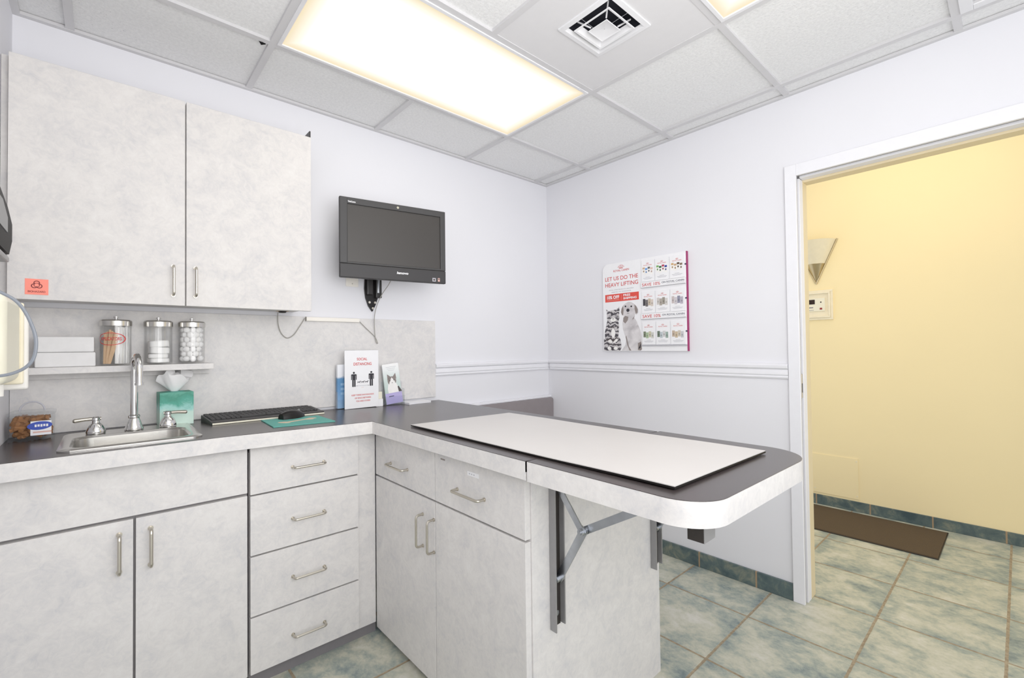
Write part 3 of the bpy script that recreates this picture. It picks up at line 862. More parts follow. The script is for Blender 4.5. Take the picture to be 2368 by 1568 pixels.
# ================================================================== THINGS ON THE COUNTER
# treat tub
tx, ty, tz = -2.688, -0.103, zc(-2.69) + 0.0004
t = thing('treat_tub', 'clear plastic treat tub with blue oval label in the counter corner', 'tub', (tx, ty, tz))
m = MB(); hw = 0.053
rings = [rr_ring(m, -hw, hw, -hw, hw, 0.012, 0.0), rr_ring(m, -hw - 0.001, hw + 0.001, -hw - 0.001, hw + 0.001, 0.012, 0.085)]
m.skin(rings, cap=False); m.bm.faces.new(rings[0]); m.build('tub_body', M['acrylic'], t)
m = MB(); 
rings = [rr_ring(m, -hw - 0.004, hw + 0.004, -hw - 0.004, hw + 0.004, 0.013, 0.0855), rr_ring(m, -hw - 0.004, hw + 0.004, -hw - 0.004, hw + 0.004, 0.013, 0.094), rr_ring(m, -hw + 0.004, hw - 0.004, -hw + 0.004, hw - 0.004, 0.012, 0.098)]
m.skin(rings); ld = m.build('lid', M['acrylic'], t)
MB().tube([(-0.03, 0, 0.0985)] + [(-0.03 * math.cos(PI * k / 10), 0, 0.0985 + 0.030 * math.sin(PI * k / 10)) for k in range(1, 10)] + [(0.03, 0, 0.0985)], 0.0028, 8).build('lid_handle', M['ink3'], ld)
MB().rect(0.000, 0.050, 0.018, 0.066, -hw - 0.0014).build('paper_label', M['white'], t)
MB().disc(0.022, 0.050, 0.030, 0.014, -hw - 0.0018, 28, 0.06).build('printed_oval', M['blueoval'], t)
m = MB(); 
for q in range(5): m.box(0.010 + q * 0.0068, 0.0148 + q * 0.0068, -hw - 0.0024, -hw - 0.0020, 0.046 + 0.001 * (q % 2), 0.0545)
m.build('label_lettering', M['white'], t)
m = MB().rect(0.006, 0.050, 0.026, 0.031, -hw - 0.0018).build('label_stripe', M['pinkp'], t)
m = MB(); random.seed(11)
for k in range(170):
    x, y, z = random.uniform(-.040, .040), random.uniform(-.040, .040), random.uniform(0.012, 0.074)
    a = random.uniform(0, PI); b_ = random.uniform(-.5, .5)
    dv_ = Vector((math.cos(a) * 0.011, math.sin(a) * 0.011, b_ * 0.012))
    m.tube([Vector((x, y, z)) - dv_, Vector((x, y, z)) + dv_], 0.0065, 7)
o = m.build('dog_treats', M['treat']); o.location = (tx, ty, tz)
tag(o, 'brown pet treats filling the clear tub in the corner', 'pet treats', kind='stuff')

# tissue box
bx, by, bz = -2.2865, -0.078, zc(-2.29) + 0.0004
t = thing('tissue_box', 'cube tissue box printed with teal clouds beside the faucet', 'tissue box', (bx, by, bz), rotz=0.03)
MB().box(-0.0555, 0.0555, -0.045, 0.055, 0, 0.132, 0.0015).build('carton', M['tissuebox'], t)
MB().lathe([(0.001, 0.1322), (0.030, 0.1322), (0.030, 0.1335), (0.001, 0.1335)], 0, 0.003, 0, 24).build('opening_rim', M['teal'], t)
m = MB(); n, nr = 40, 7; rings = []
for j in range(nr):
    f = j / (nr - 1); R0 = 0.013 + 0.048 * f ** 0.8
    rings.append([m.bm.verts.new((R0 * math.cos(a) * (1 + 0.20 * f * math.sin(3 * a + 1)) + 0.0 * f, R0 * 0.75 * math.sin(a) * (1 + 0.25 * f * math.sin(4 * a)) , 0.134 + 0.074 * f + 0.020 * f * math.sin(2 * a + 0.6) - 0.016 * f * f * abs(math.cos(a)) + 0.006 * f * math.sin(7 * a))) for a in [2 * PI * k / n for k in range(n)]])
for a, b_ in zip(rings[:-1], rings[1:]):
    for i in range(n): m.bm.faces.new((a[i], a[(i + 1) % n], b_[(i + 1) % n], b_[i]))
# a second inner fold closes the fan
top = [m.bm.verts.new((v.co.x * 0.25 + 0.006, v.co.y * 0.25, v.co.z + 0.008)) for v in rings[-1]]
for i in range(n): m.bm.faces.new((rings[-1][i], rings[-1][(i + 1) % n], top[(i + 1) % n], top[i]))
m.bm.faces.new(top)
o = m.build('tissue', M['tissue']); o.location = (bx - 0.002, by + 0.003, bz); o.rotation_euler = (0, 0, 0.4)
tag(o, 'crumpled white tissue sticking up out of the teal box', 'tissue')

# keyboard
TILT = 0.018
t = thing('keyboard', 'long black computer keyboard with pale front rim, pushed near backsplash', 'keyboard', (-1.962, -0.128, zc(-1.962) + 0.0006), rot=(0, TILT, 0.125))
side = [(-0.070, 0.0), (-0.072, 0.006), (-0.068, 0.011), (-0.030, 0.016), (0.068, 0.027), (0.070, 0.024), (0.070, 0.0)]
MB().prism(side, -0.232, 0.232, 'yz').build('keyboard_body', M['black'], t)
m = MB(); random.seed(2)
m.box(-0.231, 0.231, -0.0765, -0.0725, 0.0, 0.0065, 0.0015); m.build('front_rim', M['cream'], t)
m = MB()
for row in range(6):
    y = -0.036 + row * 0.0185; zt = 0.0160 + (y + 0.030) * 0.112
    x = -0.224
    while x < 0.222:
        w = 0.0162 if not (row == 0 and -0.12 < x < 0.0) else 0.10
        if x + w > 0.226: break
        m.box(x, x + w, y, y + 0.0160, zt - 0.003, zt + 0.0055, 0.0018, 1)
        x += w + 0.0022
kb = m.build('keys', M['bezel'], t); kb['kind'] = 'stuff'

# mouse pad + mouse
t = thing('mouse_pad', 'teal mouse pad printed with a tan bone, beside the keyboard', 'mouse pad', (-1.893, -0.338, zc(-1.893) + 0.0004), rot=(0, TILT, 0))
MB().prism([(-0.122, -0.114), (0.116, -0.115), (0.119, 0.106), (-0.112, 0.114)], 0, 0.0035, 'xy').build('pad', M['teal'], t)
bp_ = [(-0.075, -0.032), (-0.060, -0.050), (-0.044, -0.046), (-0.036, -0.034), (0.030, 0.002), (0.046, -0.008), (0.064, -0.004), (0.070, 0.012), (0.086, 0.020), (0.084, 0.040), (0.064, 0.046), (0.050, 0.036), (0.036, 0.026), (-0.044, -0.012), (-0.056, -0.002), (-0.074, -0.004), (-0.082, -0.018)]
MB().prism(bp_, 0.0036, 0.0041, 'xy').build('printed_bone', M['bone'], t)
t = thing('computer_mouse', 'black computer mouse resting on the teal pad', 'computer mouse', (-1.888, -0.245, zc(-1.888) + 0.0044), rot=(0, TILT, -1.15))
m = MB(); rings = []
for k in range(9):
    f = k / 8; y = -0.056 + 0.112 * f
    wd = 0.031 * math.sin(PI * (0.12 + 0.80 * f)) ** 0.6; ht = 0.036 * math.sin(PI * (0.10 + 0.62 * (1 - f) + 0.05)) ** 0.9
    rings.append(m.ring([(wd * math.cos(PI * q / 12), y, max(0.0, ht * math.sin(PI * q / 12) ** 0.8)) for q in range(13)]))
m.skin(rings, cap=True)
m.build('mouse_body', M['blackgloss'], t)
MB().tube([(-0.003, 0.034, 0.030), (0.003, 0.034, 0.030)], 0.005, 12).build('scroll_wheel', M['chan'], t)

# social distancing sign
sx0, sz0 = -1.590, zc(-1.6) + 0.0006
t = thing('tabletop_sign', 'white upright tabletop sign reading SOCIAL DISTANCING in red', 'sign', (sx0, -0.085, sz0), rotz=0.03)
m = MB(); m.box(0.0, 0.186, 0.0, 0.0030, 0.0, 0.300, 0.0008); m.build('sign_sheet', M['white'], t)
m = MB(); m.box(-0.001, 0.187, 0.0032, 0.0052, 0.0, 0.303, 0.0008); m.box(0.02, 0.166, 0.0052, 0.018, 0.0, 0.003, 0.0008); m.build('acrylic_holder', M['acrylic'], t)
Y = -0.0005
text('printed_title', 'SOCIAL', 0.065, 0.122, 0.248, 0.262, Y, M['red'], t, 0.02)
text('printed_title', 'DISTANCING', 0.047, 0.146, 0.222, 0.237, Y, M['red'], t, 0.02)
def person_icon(cx, zb, h):
    m = MB(); m.disc(cx, zb + 0.93 * h, 0.070 * h, 0.070 * h, Y)
    P = [(-.19, .80), (-.15, .84), (.15, .84), (.19, .80), (.19, .46), (.135, .46), (.13, .74), (.115, .74), (.115, 0), (.012, 0), (.012, .44), (-.012, .44), (-.012, 0), (-.115, 0), (-.115, .74), (-.13, .74), (-.135, .46), (-.19, .46)]
    m.poly([(cx + a * h, zb + b_ * h) for a, b_ in P], Y - 0.0002); return m
person_icon(0.0485, 0.112, 0.078).build('printed_figure', M['ink'], t)
person_icon(0.1445, 0.112, 0.078).build('printed_figure', M['ink'], t)
m = MB()
dog = [(-.5, .0), (-.42, .0), (-.40, .18), (.12, .20), (.16, 0), (.26, 0), (.28, .28), (.40, .42), (.55, .44), (.52, .56), (.40, .66), (.30, .60), (.20, .42), (-.40, .38), (-.55, .58), (-.50, .32)]
for cx in (0.077, 0.098, 0.119):
    MB().poly([(cx + a * 0.018, 0.130 + b_ * 0.018) for a, b_ in dog], Y).build('printed_dog', M['ink'], t)
m = MB(); m.rect(0.064, 0.128, 0.1155, 0.1165, Y); m.poly([(0.060, 0.116), (0.066, 0.1135), (0.066, 0.1185)], Y - 0.0002); m.poly([(0.132, 0.116), (0.126, 0.1135), (0.126, 0.1185)], Y - 0.0002)
m.build('printed_arrow', M['ink2'], t)
text('printed_distance', '6 FT', 0.090, 0.102, 0.1045, 0.1085, Y, M['pinkp'], t)
text('printed_advice', 'KEEP THREE DACHSHUNDS', 0.036, 0.158, 0.0645, 0.0725, Y, M['red'], t, 0.02)
text('printed_advice', 'OF SPACE BETWEEN', 0.053, 0.142, 0.0485, 0.0565, Y, M['red'], t, 0.02)
text('printed_advice', 'YOU AND OTHERS', 0.059, 0.138, 0.0325, 0.0405, Y, M['red'], t, 0.02)

# brochure holders
def holder(x, y, w, h, label, rotz=0.0):
    t = thing('brochure_holder', label, 'brochure holder', (x, y, zc(x) + 0.0004), rotz=rotz, group='acrylic brochure holders on the counter')
    m = MB(); m.box(-w / 2, w / 2, 0.0, 0.002, 0, h, 0.0005)
    m.build('back_plate', M['acrylic'], t)
    m = MB(); m.box(-w / 2, w / 2, -0.032, -0.0005, 0, 0.003, 0.0005); m.box(-w / 2, -w / 2 + 0.002, -0.030, -0.0005, 0.0035, 0.09); m.box(w / 2 - 0.002, w / 2, -0.030, -0.0005, 0.0035, 0.09)
    m.box(-w / 2, w / 2, -0.032, -0.0305, 0.0035, 0.05, 0.0005)
    m.build('front_pocket', M['acrylic'], t)
    return t
holder(-1.565, -0.030, 0.106, 0.215, 'clear acrylic brochure holder half hidden behind the social distancing sign')
t = thing('brochure', 'blue and white brochure standing behind the left edge of the sign', 'brochure', (-1.565, -0.036, zc(-1.565) + 0.0042))
MB().box(-0.050, 0.050, -0.018, 0.001, 0, 0.225, 0.001).build('paper_stack', M['bluebro'], t)
m = MB()
for q in range(3): m.rect(-0.034, -0.014, 0.118 - q * 0.024, 0.130 - q * 0.024, -0.0186)
m.build('printed_block', plain('pale_blue_print', srgb(140, 180, 214), 0.6), t)
hx_ = -1.305
holder(hx_ + 0.002, -0.032, 0.126, 0.130, 'clear acrylic brochure holder right of the social distancing sign', -0.02)
t = thing('brochure', 'brochure with a white and tabby cat above a lilac band', 'brochure', (hx_ + 0.008, -0.0575, zc(hx_) + 0.0092), rot=(-0.045, -0.10, 0.0))
MB().box(-0.050, 0.050, 0.001, 0.012, 0, 0.222, 0.004).build('paper_stack', M['catbro'], t)
Y = 0.0004
MB().rect(-0.050, 0.050, 0.0, 0.060, Y).build('lilac_band', M['lilac'], t)
MB().poly([(-0.030, 0.060), (-0.032, 0.085), (-0.026, 0.112), (0.022, 0.112), (0.030, 0.090), (0.036, 0.060)], Y).build('printed_cat_chest', M['catwhite'], t)
m = MB(); m.disc(-0.002, 0.126, 0.026, 0.025, Y - 0.0002); m.poly([(-0.028, 0.132), (-0.027, 0.166), (-0.008, 0.150)], Y - 0.0002); m.poly([(0.006, 0.150), (0.023, 0.168), (0.026, 0.134)], Y - 0.0002)
m.build('printed_cat_head', M['catgrey'], t)
m = MB(); m.poly([(-0.003, 0.146), (-0.014, 0.126), (-0.020, 0.112), (0.0, 0.100), (0.018, 0.110), (0.012, 0.128)], Y - 0.0004); m.disc(-0.002, 0.110, 0.018, 0.012, Y - 0.0005)
m.build('printed_cat_muzzle', M['catwhite'], t)
for a_, b_ in ((-0.014, 0.129), (0.010, 0.130)): MB().disc(a_, b_, 0.003, 0.0035, Y - 0.0007, 10).build('printed_cat_eye', M['catdark'], t)
MB().disc(-0.002, 0.116, 0.003, 0.002, Y - 0.0007, 10).build('printed_cat_nose', M['catdark'], t)
MB().poly([(0.032, 0.061), (0.050, 0.061), (0.050, 0.066), (0.034, 0.094), (0.028, 0.090)], Y - 0.0002).build('printed_cat_tail', M['catdark'], t)
m = MB(); m.box(-0.030, 0.000, Y - 0.0004, Y - 0.0002, 0.040, 0.044); m.build('printed_name_bar', M['navy'], t)
m = MB()
for q in range(3): m.rect(-0.030 + 0.006 * q, 0.032 - 0.006 * q, 0.203 - 0.009 * q, 0.2045 - 0.009 * q, Y)
m.build('printed_lines', M['ink3'], t)
# white leaflets lying in the corner, and a small card box by the sign
t = thing('leaflet_stack', 'flat stack of white leaflets lying by the end of the backsplash', 'leaflets', (-1.165, -0.062, zc(-1.165) + 0.0006), rot=(0, 0.006, 0.10))
m = MB()
for q in range(4): m.box(-0.075 + 0.001 * (q % 2), 0.075, -0.038 + 0.0008 * (q % 2), 0.038, q * 0.0028, q * 0.0028 + 0.0025)
m.build('paper_sheets', M['white'], t)
t = thing('small_card_box', 'small white card box between the sign and cat brochure', 'card box', (-1.395, -0.060, zc(-1.39) + 0.0006), rotz=0.04)
MB().box(-0.020, 0.020, -0.012, 0.012, 0, 0.040, 0.001).build('box_tray', M['white'], t)
MB().box(-0.018, 0.018, -0.006, 0.010, 0.0405, 0.078, 0.001).build('standing_cards', M['cream'], t)

# ================================================================== WALL ITEMS ON THE BACK WALL
# all-in-one monitor
MWd, MHt = 0.276, 0.1975
t = thing('monitor', 'black all-in-one computer monitor mounted on the back wall', 'monitor', (-1.3872, -0.2515, 1.792), rotz=math.atan2(-0.097, 0.543))
m = MB(); zch = MHt - 0.327 * 2 * MHt / 0.79 * 0.79
l_, r_, tp, bt = -0.238, 0.246, 0.165, -0.117      # screen opening
m.box(-MWd, l_, -0.002, 0.020, -0.128, MHt, 0.004); m.box(r_, MWd, -0.002, 0.020, -0.128, MHt, 0.004)
m.box(l_ - 0.004, r_ + 0.004, -0.002, 0.020, tp, MHt, 0.004); m.box(l_ - 0.004, r_ + 0.004, -0.002, 0.020, -0.128, bt, 0.004)
m.build('bezel', M['bezel'], t)
MB().box(-MWd, MWd, -0.003, 0.020, -MHt, -0.1285, 0.004).build('lower_bezel', M['chin'], t)
MB().box(l_ - 0.002, r_ + 0.002, 0.005, 0.012, bt - 0.002, tp + 0.002).build('screen', M['screen'], t)
MB().box(-MWd + 0.006, MWd - 0.006, 0.0202, 0.055, -MHt + 0.004, MHt - 0.004, 0.008).build('rear_housing', M['black'], t)
text('brand_lettering', 'lenovo', 0.004, 0.065, -0.163, -0.150, -0.0035, M['white'], t, 0.03, None, 0.15)
text('model_lettering', 'ThinkCentre', -0.237, -0.200, 0.172, 0.180, -0.0025, M['white'], t, 0.03)
MB().lathe([(0.001, 0), (0.006, 0)], 0, 0, 0, 16).move(lambda x, y, z: (x + 0.012, -0.0025, y + 0.181)).build('webcam', M['cream'], t)
st_ = MB().rect(0.198, 0.217, -0.1885, -0.1700, -0.0035).build('sticker', M['ink3'], t)
MB().rect(0.202, 0.213, -0.1850, -0.1740, -0.0038).build('sticker_print', M['catdark'], st_)
st_ = MB().rect(0.229, 0.240, -0.1875, -0.1690, -0.0035).build('sticker', M['pinkp'], t)
MB().rect(0.231, 0.238, -0.1780, -0.1720, -0.0038).build('sticker_print', M['catdark'], st_)

t = thing('monitor_wall_mount', 'black metal wall mount arm tapering below the monitor', 'wall mount', (-1.405, -0.001, 1.45))
pl_ = [(0, 0), (-0.022, 0.030), (-0.038, 0.075), (-0.044, 0.125), (-0.040, 0.20), (-0.040, 0.40), (0.050, 0.40), (0.050, 0.17), (0.040, 0.100), (0.020, 0.040)]
MB().prism(pl_, -0.012, 0, 'xz').build('wall_plate', M['blackgloss'], t)
MB().box(-0.036, -0.006, -0.034, -0.0125, 0.09, 0.40, 0.004).build('arm_rail', M['black'], t)
MB().box(0.012, 0.046, -0.034, -0.0125, 0.075, 0.40, 0.004).build('arm_rail', M['black'], t)
MB().box(-0.030, 0.040, -0.195, -0.0345, 0.30, 0.36, 0.006).build('swing_arm', M['black'], t)
for x, z in ((0.001, 0.018), (-0.018, 0.050), (0.014, 0.050)):
    MB().tube([(x, -0.0125, z), (x, -0.016, z)], 0.0065, 12).build('screw', M['nickel'], t)
MB().box(0.018, 0.030, -0.040, -0.0345, 0.10, 0.24, 0.003).build('silver_clip', M['galv'], t)

t = thing('blank_wall_plate', 'blank cream cover plate on the wall behind the monitor', 'wall plate', (-1.515, -0.0005, 1.635))
MB().box(-0.034, 0.034, -0.006, 0, -0.055, 0.055, 0.002).build('cover', M['raceway'], t)
MB().tube([(0, -0.006, -0.040), (0, -0.0075, -0.040)], 0.003, 10).build('screw', M['nickel'], t)

t = thing('cable_raceway', 'white plastic cable raceway along the top of the backsplash', 'cable raceway', (-1.62, -0.0125, 1.388))
MB().box(-0.136, 0.136, -0.014, 0, 0.0, 0.020, 0.002).build('raceway_cover', M['raceway'], t)
MB().box(-0.138, -0.1365, -0.015, 0, -0.001, 0.021).build('end_cap', M['cord'], t)

def smooth(pts, n=6):
    P = [Vector(p) for p in pts]; out = []
    for i in range(len(P) - 1):
        p0 = P[max(i - 1, 0)]; p1 = P[i]; p2 = P[i + 1]; p3 = P[min(i + 2, len(P) - 1)]
        for k in range(n):
            t_ = k / n
            out.append(0.5 * ((2 * p1) + (-p0 + p2) * t_ + (2 * p0 - 5 * p1 + 4 * p2 - p3) * t_ ** 2 + (-p0 + 3 * p1 - 3 * p2 + p3) * t_ ** 3))
    out.append(P[-1]); return out
tag(MB().tube(smooth([(-1.888, -0.030, 1.424), (-1.886, -0.024, 1.375), (-1.872, -0.020, 1.328), (-1.845, -0.019, 1.303), (-1.815, -0.019, 1.318), (-1.787, -0.020, 1.360), (-1.765, -0.020, 1.396), (-1.7602, -0.021, 1.402)]), 0.0021, 8).build('power_cord', M['cord']),
    'grey cord drooping from under the wall cabinet to the raceway', 'cord')
tag(MB().tube(smooth([(-1.483, -0.020, 1.394), (-1.45, -0.019, 1.362), (-1.405, -0.018, 1.322), (-1.388, -0.019, 1.300), (-1.380, -0.022, 1.276), (-1.392, -0.026, 1.285), (-1.400, -0.028, 1.34), (-1.402, -0.030, 1.42), (-1.390, -0.038, 1.485), (-1.366, -0.050, 1.545), (-1.348, -0.10, 1.60), (-1.350, -0.170, 1.66)]), 0.0021, 8).build('power_cord', M['cord']),
    'grey cord hanging from the monitor and looping back to the raceway', 'cord')
t = thing('under_cabinet_puck', 'small dark puck fixed beneath the wall cabinet', 'puck', (-1.872, -0.045, 1.4302))
MB().lathe([(0.001, -0.008), (0.014, -0.008), (0.018, -0.003), (0.018, -0.0004)], 0, 0, 0, 20).build('puck_body', M['chandark'], t)
MB().box(-0.026, 0.026, -0.008, 0.008, -0.0018, -0.0006).build('mounting_tab', M['wood'], t)

t = thing('wall_clipboard', 'thin black board hung on right side of the wall cabinet', 'clipboard', (-1.8085, -0.135, 2.02))
MB().box(0.0, 0.006, -0.105, 0.105, 0, 0.225, 0.002).build('board', M['black'], t)
MB().box(0.0062, 0.012, -0.03, 0.03, 0.19, 0.222, 0.002).build('clip', M['chan'], t)
# biohazard sticker on the wall cabinet door
t = thing('biohazard_sticker', 'fluorescent orange BIOHAZARD sticker on the left wall cabinet door', 'sticker', (-2.667, -0.2645, 1.4595))
MB().box(-0.0265, 0.0265, -0.0006, 0, -0.0255, 0.0255).build('sticker_sheet', M['orange'], t)
m = MB()
for k in range(3):
    a = PI / 2 + k * 2 * PI / 3
    m.annulus(0.0065 * math.cos(a), 0.006 + 0.0065 * math.sin(a), 0.0050, 0.0076, -0.0010 - k * 0.0001, a - PI * 0.62 + PI - PI * 0.38 - PI + PI * 0.25, a + PI * 0.75, 18)
m.annulus(0, 0.006, 0.0055, 0.0072, -0.0014); m.build('biohazard_symbol', M['labelink'], t)
text('printed_lettering', 'BIOHAZARD', -0.020, 0.020, -0.0185, -0.0125, -0.0010, M['labelink'], t, 0.02)

# ================================================================== LEFT WALL DISPENSERS
t = thing('towel_dispenser', 'black wall dispenser with smoky window on the left wall', 'dispenser', (XL + 0.0005, -0.64, 1.515))
prof = [(0.0, 0.285), (0.012, 0.262), (0.030, 0.200), (0.046, 0.140), (0.0545, 0.092), (0.0545, 0.045), (0.049, 0.008), (0.0, 0.0)]
MB().prism([(a, b_) for a, b_ in prof], -0.14, 0.14, 'xz').build('dispenser_cover', M['dispblack'], t)
pw = [(0.0462, 0.140), (0.0552, 0.092), (0.0552, 0.052), (0.050, 0.052), (0.040, 0.140)]
MB().prism([(a + 0.0012, b_) for a, b_ in pw], -0.115, 0.045, 'xz').build('viewing_window', M['smoke'], t)
MB().box(0.0, 0.050, -0.12, 0.135, -0.016, -0.0006, 0.004).build('dispensing_lip', M['chan'], t)

t = thing('soap_dispenser', 'cream plastic wall dispenser with rounded corners on the left wall', 'dispenser', (XL + 0.0005, -0.64, 1.155))
MB().box(0.0, 0.074, -0.14, 0.118, 0.012, 0.240, 0.024, 4).build('dispenser_cover', M['cream'], t)
MB().box(0.0, 0.080, 0.1185, 0.130, 0.004, 0.232, 0.005, 3).build('cover_rim', M['panelcream'], t)
MB().box(0.0, 0.088, 0.1305, 0.152, -0.012, 0.200, 0.006, 3).build('wall_bracket', M['whiteplastic'], t)
MB().tube([(0.05, -0.05, -0.016), (0.05, -0.05, 0.013)], 0.012, 16).build('nozzle', M['whiteplastic'], t)
tag(MB().tube(smooth([(XL + 0.004, -0.85, 1.412), (-2.715, -0.85, 1.404), (-2.68, -0.85, 1.385), (-2.655, -0.85, 1.366), (-2.638, -0.85, 1.336), (-2.625, -0.85, 1.293), (-2.6225, -0.85, 1.262), (-2.627, -0.85, 1.232), (-2.640, -0.85, 1.212), (-2.662, -0.85, 1.199), (-2.69, -0.85, 1.194), (XL + 0.004, -0.85, 1.190)]), 0.0036, 10).build('hose_loop', M['cord2']),
    'grey hose loop curving out from the left wall before the cream dispenser', 'hose')

# ================================================================== BENCH IN THE CORNER
t = thing('corner_bench', 'grey vinyl bench back with rounded corner against back wall', 'bench', (-0.45, -0.25, 0))
def rrect(x0, x1, z0, z1, r):
    return arc(x0 + r, z0 + r, r, PI, 1.5 * PI, 5) + arc(x1 - r, z0 + r, r, 1.5 * PI, 2 * PI, 5) + arc(x1 - r, z1 - r, r, 0, PI / 2, 5) + arc(x0 + r, z1 - r, r, PI / 2, PI, 5)
MB().prism(rrect(-0.44, 0.447, 0.46, 0.868, 0.022), 0.1995, 0.2195, 'xz').build('backrest', M['bench'], t)
MB().box(-0.44, 0.43, -0.13, 0.198, 0.40, 0.455, 0.012, 3).build('seat', M['bench'], t)
MB().box(-0.43, 0.42, -0.11, 0.18, 0.0, 0.399).build('bench_base', M['lam'], t)

# ================================================================== POSTER BOARD ON THE RIGHT WALL
RW = -PI / 2
bd = thing('poster_board', 'white pet food promotion board reading LET US DO THE HEAVY LIFTING', 'poster board', (-0.0005, -0.530, 1.212), rotz=RW)
BWd, BH = 0.590, 0.575
pts = [(0, 0), (BWd - 0.004, 0), (BWd - 0.004, BH)] + arc(0.045, BH - 0.045, 0.045, PI / 2, PI, 8)
MB().prism(pts, -0.018, 0, 'xz').build('board_panel', M['white'], bd)
MB().box(BWd - 0.0039, BWd, -0.019, 0, 0, BH, 0.0005).build('board_edge', M['magenta'], bd)
Y = -0.0185
def crown(m, cx, cz, s, y):
    for k in range(7):
        a = PI * (0.16 + 0.68 * k / 6)
        x, z = cx + s * math.cos(a) * 1.05, cz + s * math.sin(a) * 0.92
        m.disc(x, z, 0.10 * s, 0.10 * s, y, 10)
        bx_, bz_ = cx + 0.50 * s * math.cos(a), cz + 0.18 * s
        nx, nz = -math.sin(a) * 0.05 * s, math.cos(a) * 0.05 * s
        m.poly([(bx_ - 0.03 * s, bz_), (bx_ + 0.03 * s, bz_), (x + 0.055 * s, z), (x - 0.055 * s, z)], y - 0.0001 * (k + 1))
    m.rect(cx - 0.58 * s, cx + 0.58 * s, cz + 0.02 * s, cz + 0.16 * s, y - 0.0009)
m = MB(); crown(m, 0.145, 0.534, 0.024, Y); m.build('printed_crown', M['red'], bd)
text('printed_brand', 'ROYAL CANIN', 0.086, 0.205, 0.516, 0.529, Y, M['red'], bd, 0.012)
text('printed_headline', 'LET US DO THE', 0.020, 0.270, 0.461, 0.487, Y, M['red'], bd, 0.008)
text('printed_headline', 'HEAVY LIFTING', 0.020, 0.270, 0.421, 0.447, Y, M['red'], bd, 0.008)
text('printed_subline', 'ROYAL CANIN PRODUCTS, DELIVERED', 0.050, 0.237, 0.3965, 0.4025, Y, M['ink2'], bd)
text('printed_subline', 'DIRECTLY TO YOUR DOOR', 0.070, 0.218, 0.3820, 0.3880, Y, M['ink2'], bd)
bn = MB().rect(0.018, 0.274, 0.3225, 0.3725, Y).build('printed_banner', M['redb'], bd)
text('banner_lettering', '10% OFF', 0.034, 0.129, 0.341, 0.363, Y - 0.0005, M['white'], bn, 0.03)
text('banner_lettering', 'FREE', 0.160, 0.212, 0.352, 0.366, Y - 0.0005, M['white'], bn, 0.025)
text('banner_lettering', 'SHIPPING', 0.160, 0.258, 0.332, 0.346, Y - 0.0005, M['white'], bn, 0.025)
m = MB(); m.rect(0.1440, 0.1452, 0.330, 0.366, Y - 0.0005); m.rect(0.036, 0.128, 0.3325, 0.3345, Y - 0.0005); m.build('banner_line', M['pinkp'], bn)
cat = [(0.024, 0.276), (0.044, 0.265), (0.065, 0.268), (0.089, 0.269), (0.112, 0.275), (0.128, 0.288), (0.129, 0.262), (0.126, 0.238), (0.127, 0.214), (0.119, 0.195), (0.124, 0.166), (0.121, 0.127), (0.118, 0.098), (0.131, 0.079), (0.139, 0.05), (0.139, 0.021), (0.13, 0.004), (0.003, 0.003), (0.003, 0.032), (0.003, 0.076), (0.010, 0.086), (0.012, 0.126), (0.022, 0.165), (0.028, 0.189), (0.031, 0.204), (0.029, 0.229), (0.029, 0.254)]
pc = MB().poly(cat, Y).build('printed_cat', M['tabby'], bd)
for a_ in ((0.079, 0.205, 0.022, 0.014, 0), (0.046, 0.018, 0.015, 0.011, 0), (0.096, 0.018, 0.015, 0.011, 0), (0.052, 0.066, 0.020, 0.009, -0.4), (0.094, 0.066, 0.020, 0.009, 0.4), (0.078, 0.118, 0.016, 0.030, 0)):
    MB().disc(a_[0], a_[1], a_[2], a_[3], Y - 0.0004, 20, a_[4]).build('printed_pale_fur', M['catwhite'], pc)
m = MB()
for x in (0.055, 0.103): m.disc(x, 0.229, 0.009, 0.007, Y - 0.0007, 14); 
m.poly([(0.073, 0.214), (0.085, 0.214), (0.079, 0.207)], Y - 0.0007)
m.rect(0.0785, 0.0795, 0.199, 0.207, Y - 0.0007); m.rect(0.0725, 0.0735, 0.003, 0.060, Y - 0.0007)
m.poly([(0.030, 0.168), (0.078, 0.152), (0.124, 0.166), (0.078, 0.158)], Y - 0.0007)
m.poly([(0.012, 0.095), (0.030, 0.078), (0.060, 0.092), (0.078, 0.070), (0.100, 0.092), (0.128, 0.080), (0.100, 0.082), (0.078, 0.060), (0.056, 0.080), (0.030, 0.066)], Y - 0.0007)
m.poly([(0.020, 0.048), (0.050, 0.040), (0.072, 0.052), (0.050, 0.046)], Y - 0.0008); m.poly([(0.076, 0.052), (0.10, 0.040), (0.128, 0.048), (0.10, 0.046)], Y - 0.0008)
m.build('printed_markings', M['catdark'], pc)
m = MB()
for x in (0.055, 0.103): m.disc(x, 0.229, 0.0055, 0.005, Y - 0.0010, 12)
m.build('printed_eyes', M['ink3'], pc)
dg_ = [(0.175, 0.306), (0.198, 0.314), (0.219, 0.31), (0.241, 0.296), (0.257, 0.281), (0.267, 0.262), (0.267, 0.239), (0.253, 0.228), (0.245, 0.235), (0.242, 0.221), (0.237, 0.212), (0.255, 0.188), (0.265, 0.164), (0.281, 0.131), (0.288, 0.094), (0.287, 0.052), (0.290, 0.011), (0.283, 0.003), (0.141, 0.003), (0.17, 0.04), (0.177, 0.078), (0.163, 0.111), (0.153, 0.145), (0.15, 0.179), (0.154, 0.203), (0.16, 0.221), (0.157, 0.229), (0.148, 0.229), (0.139, 0.251), (0.144, 0.275), (0.158, 0.293)]
pd = MB().poly(dg_, Y - 0.0001).build('printed_dog', M['dogfur'], bd)
m = MB()
m.poly([(0.158, 0.293), (0.146, 0.272), (0.141, 0.250), (0.149, 0.231), (0.157, 0.231), (0.160, 0.262)], Y - 0.0004)
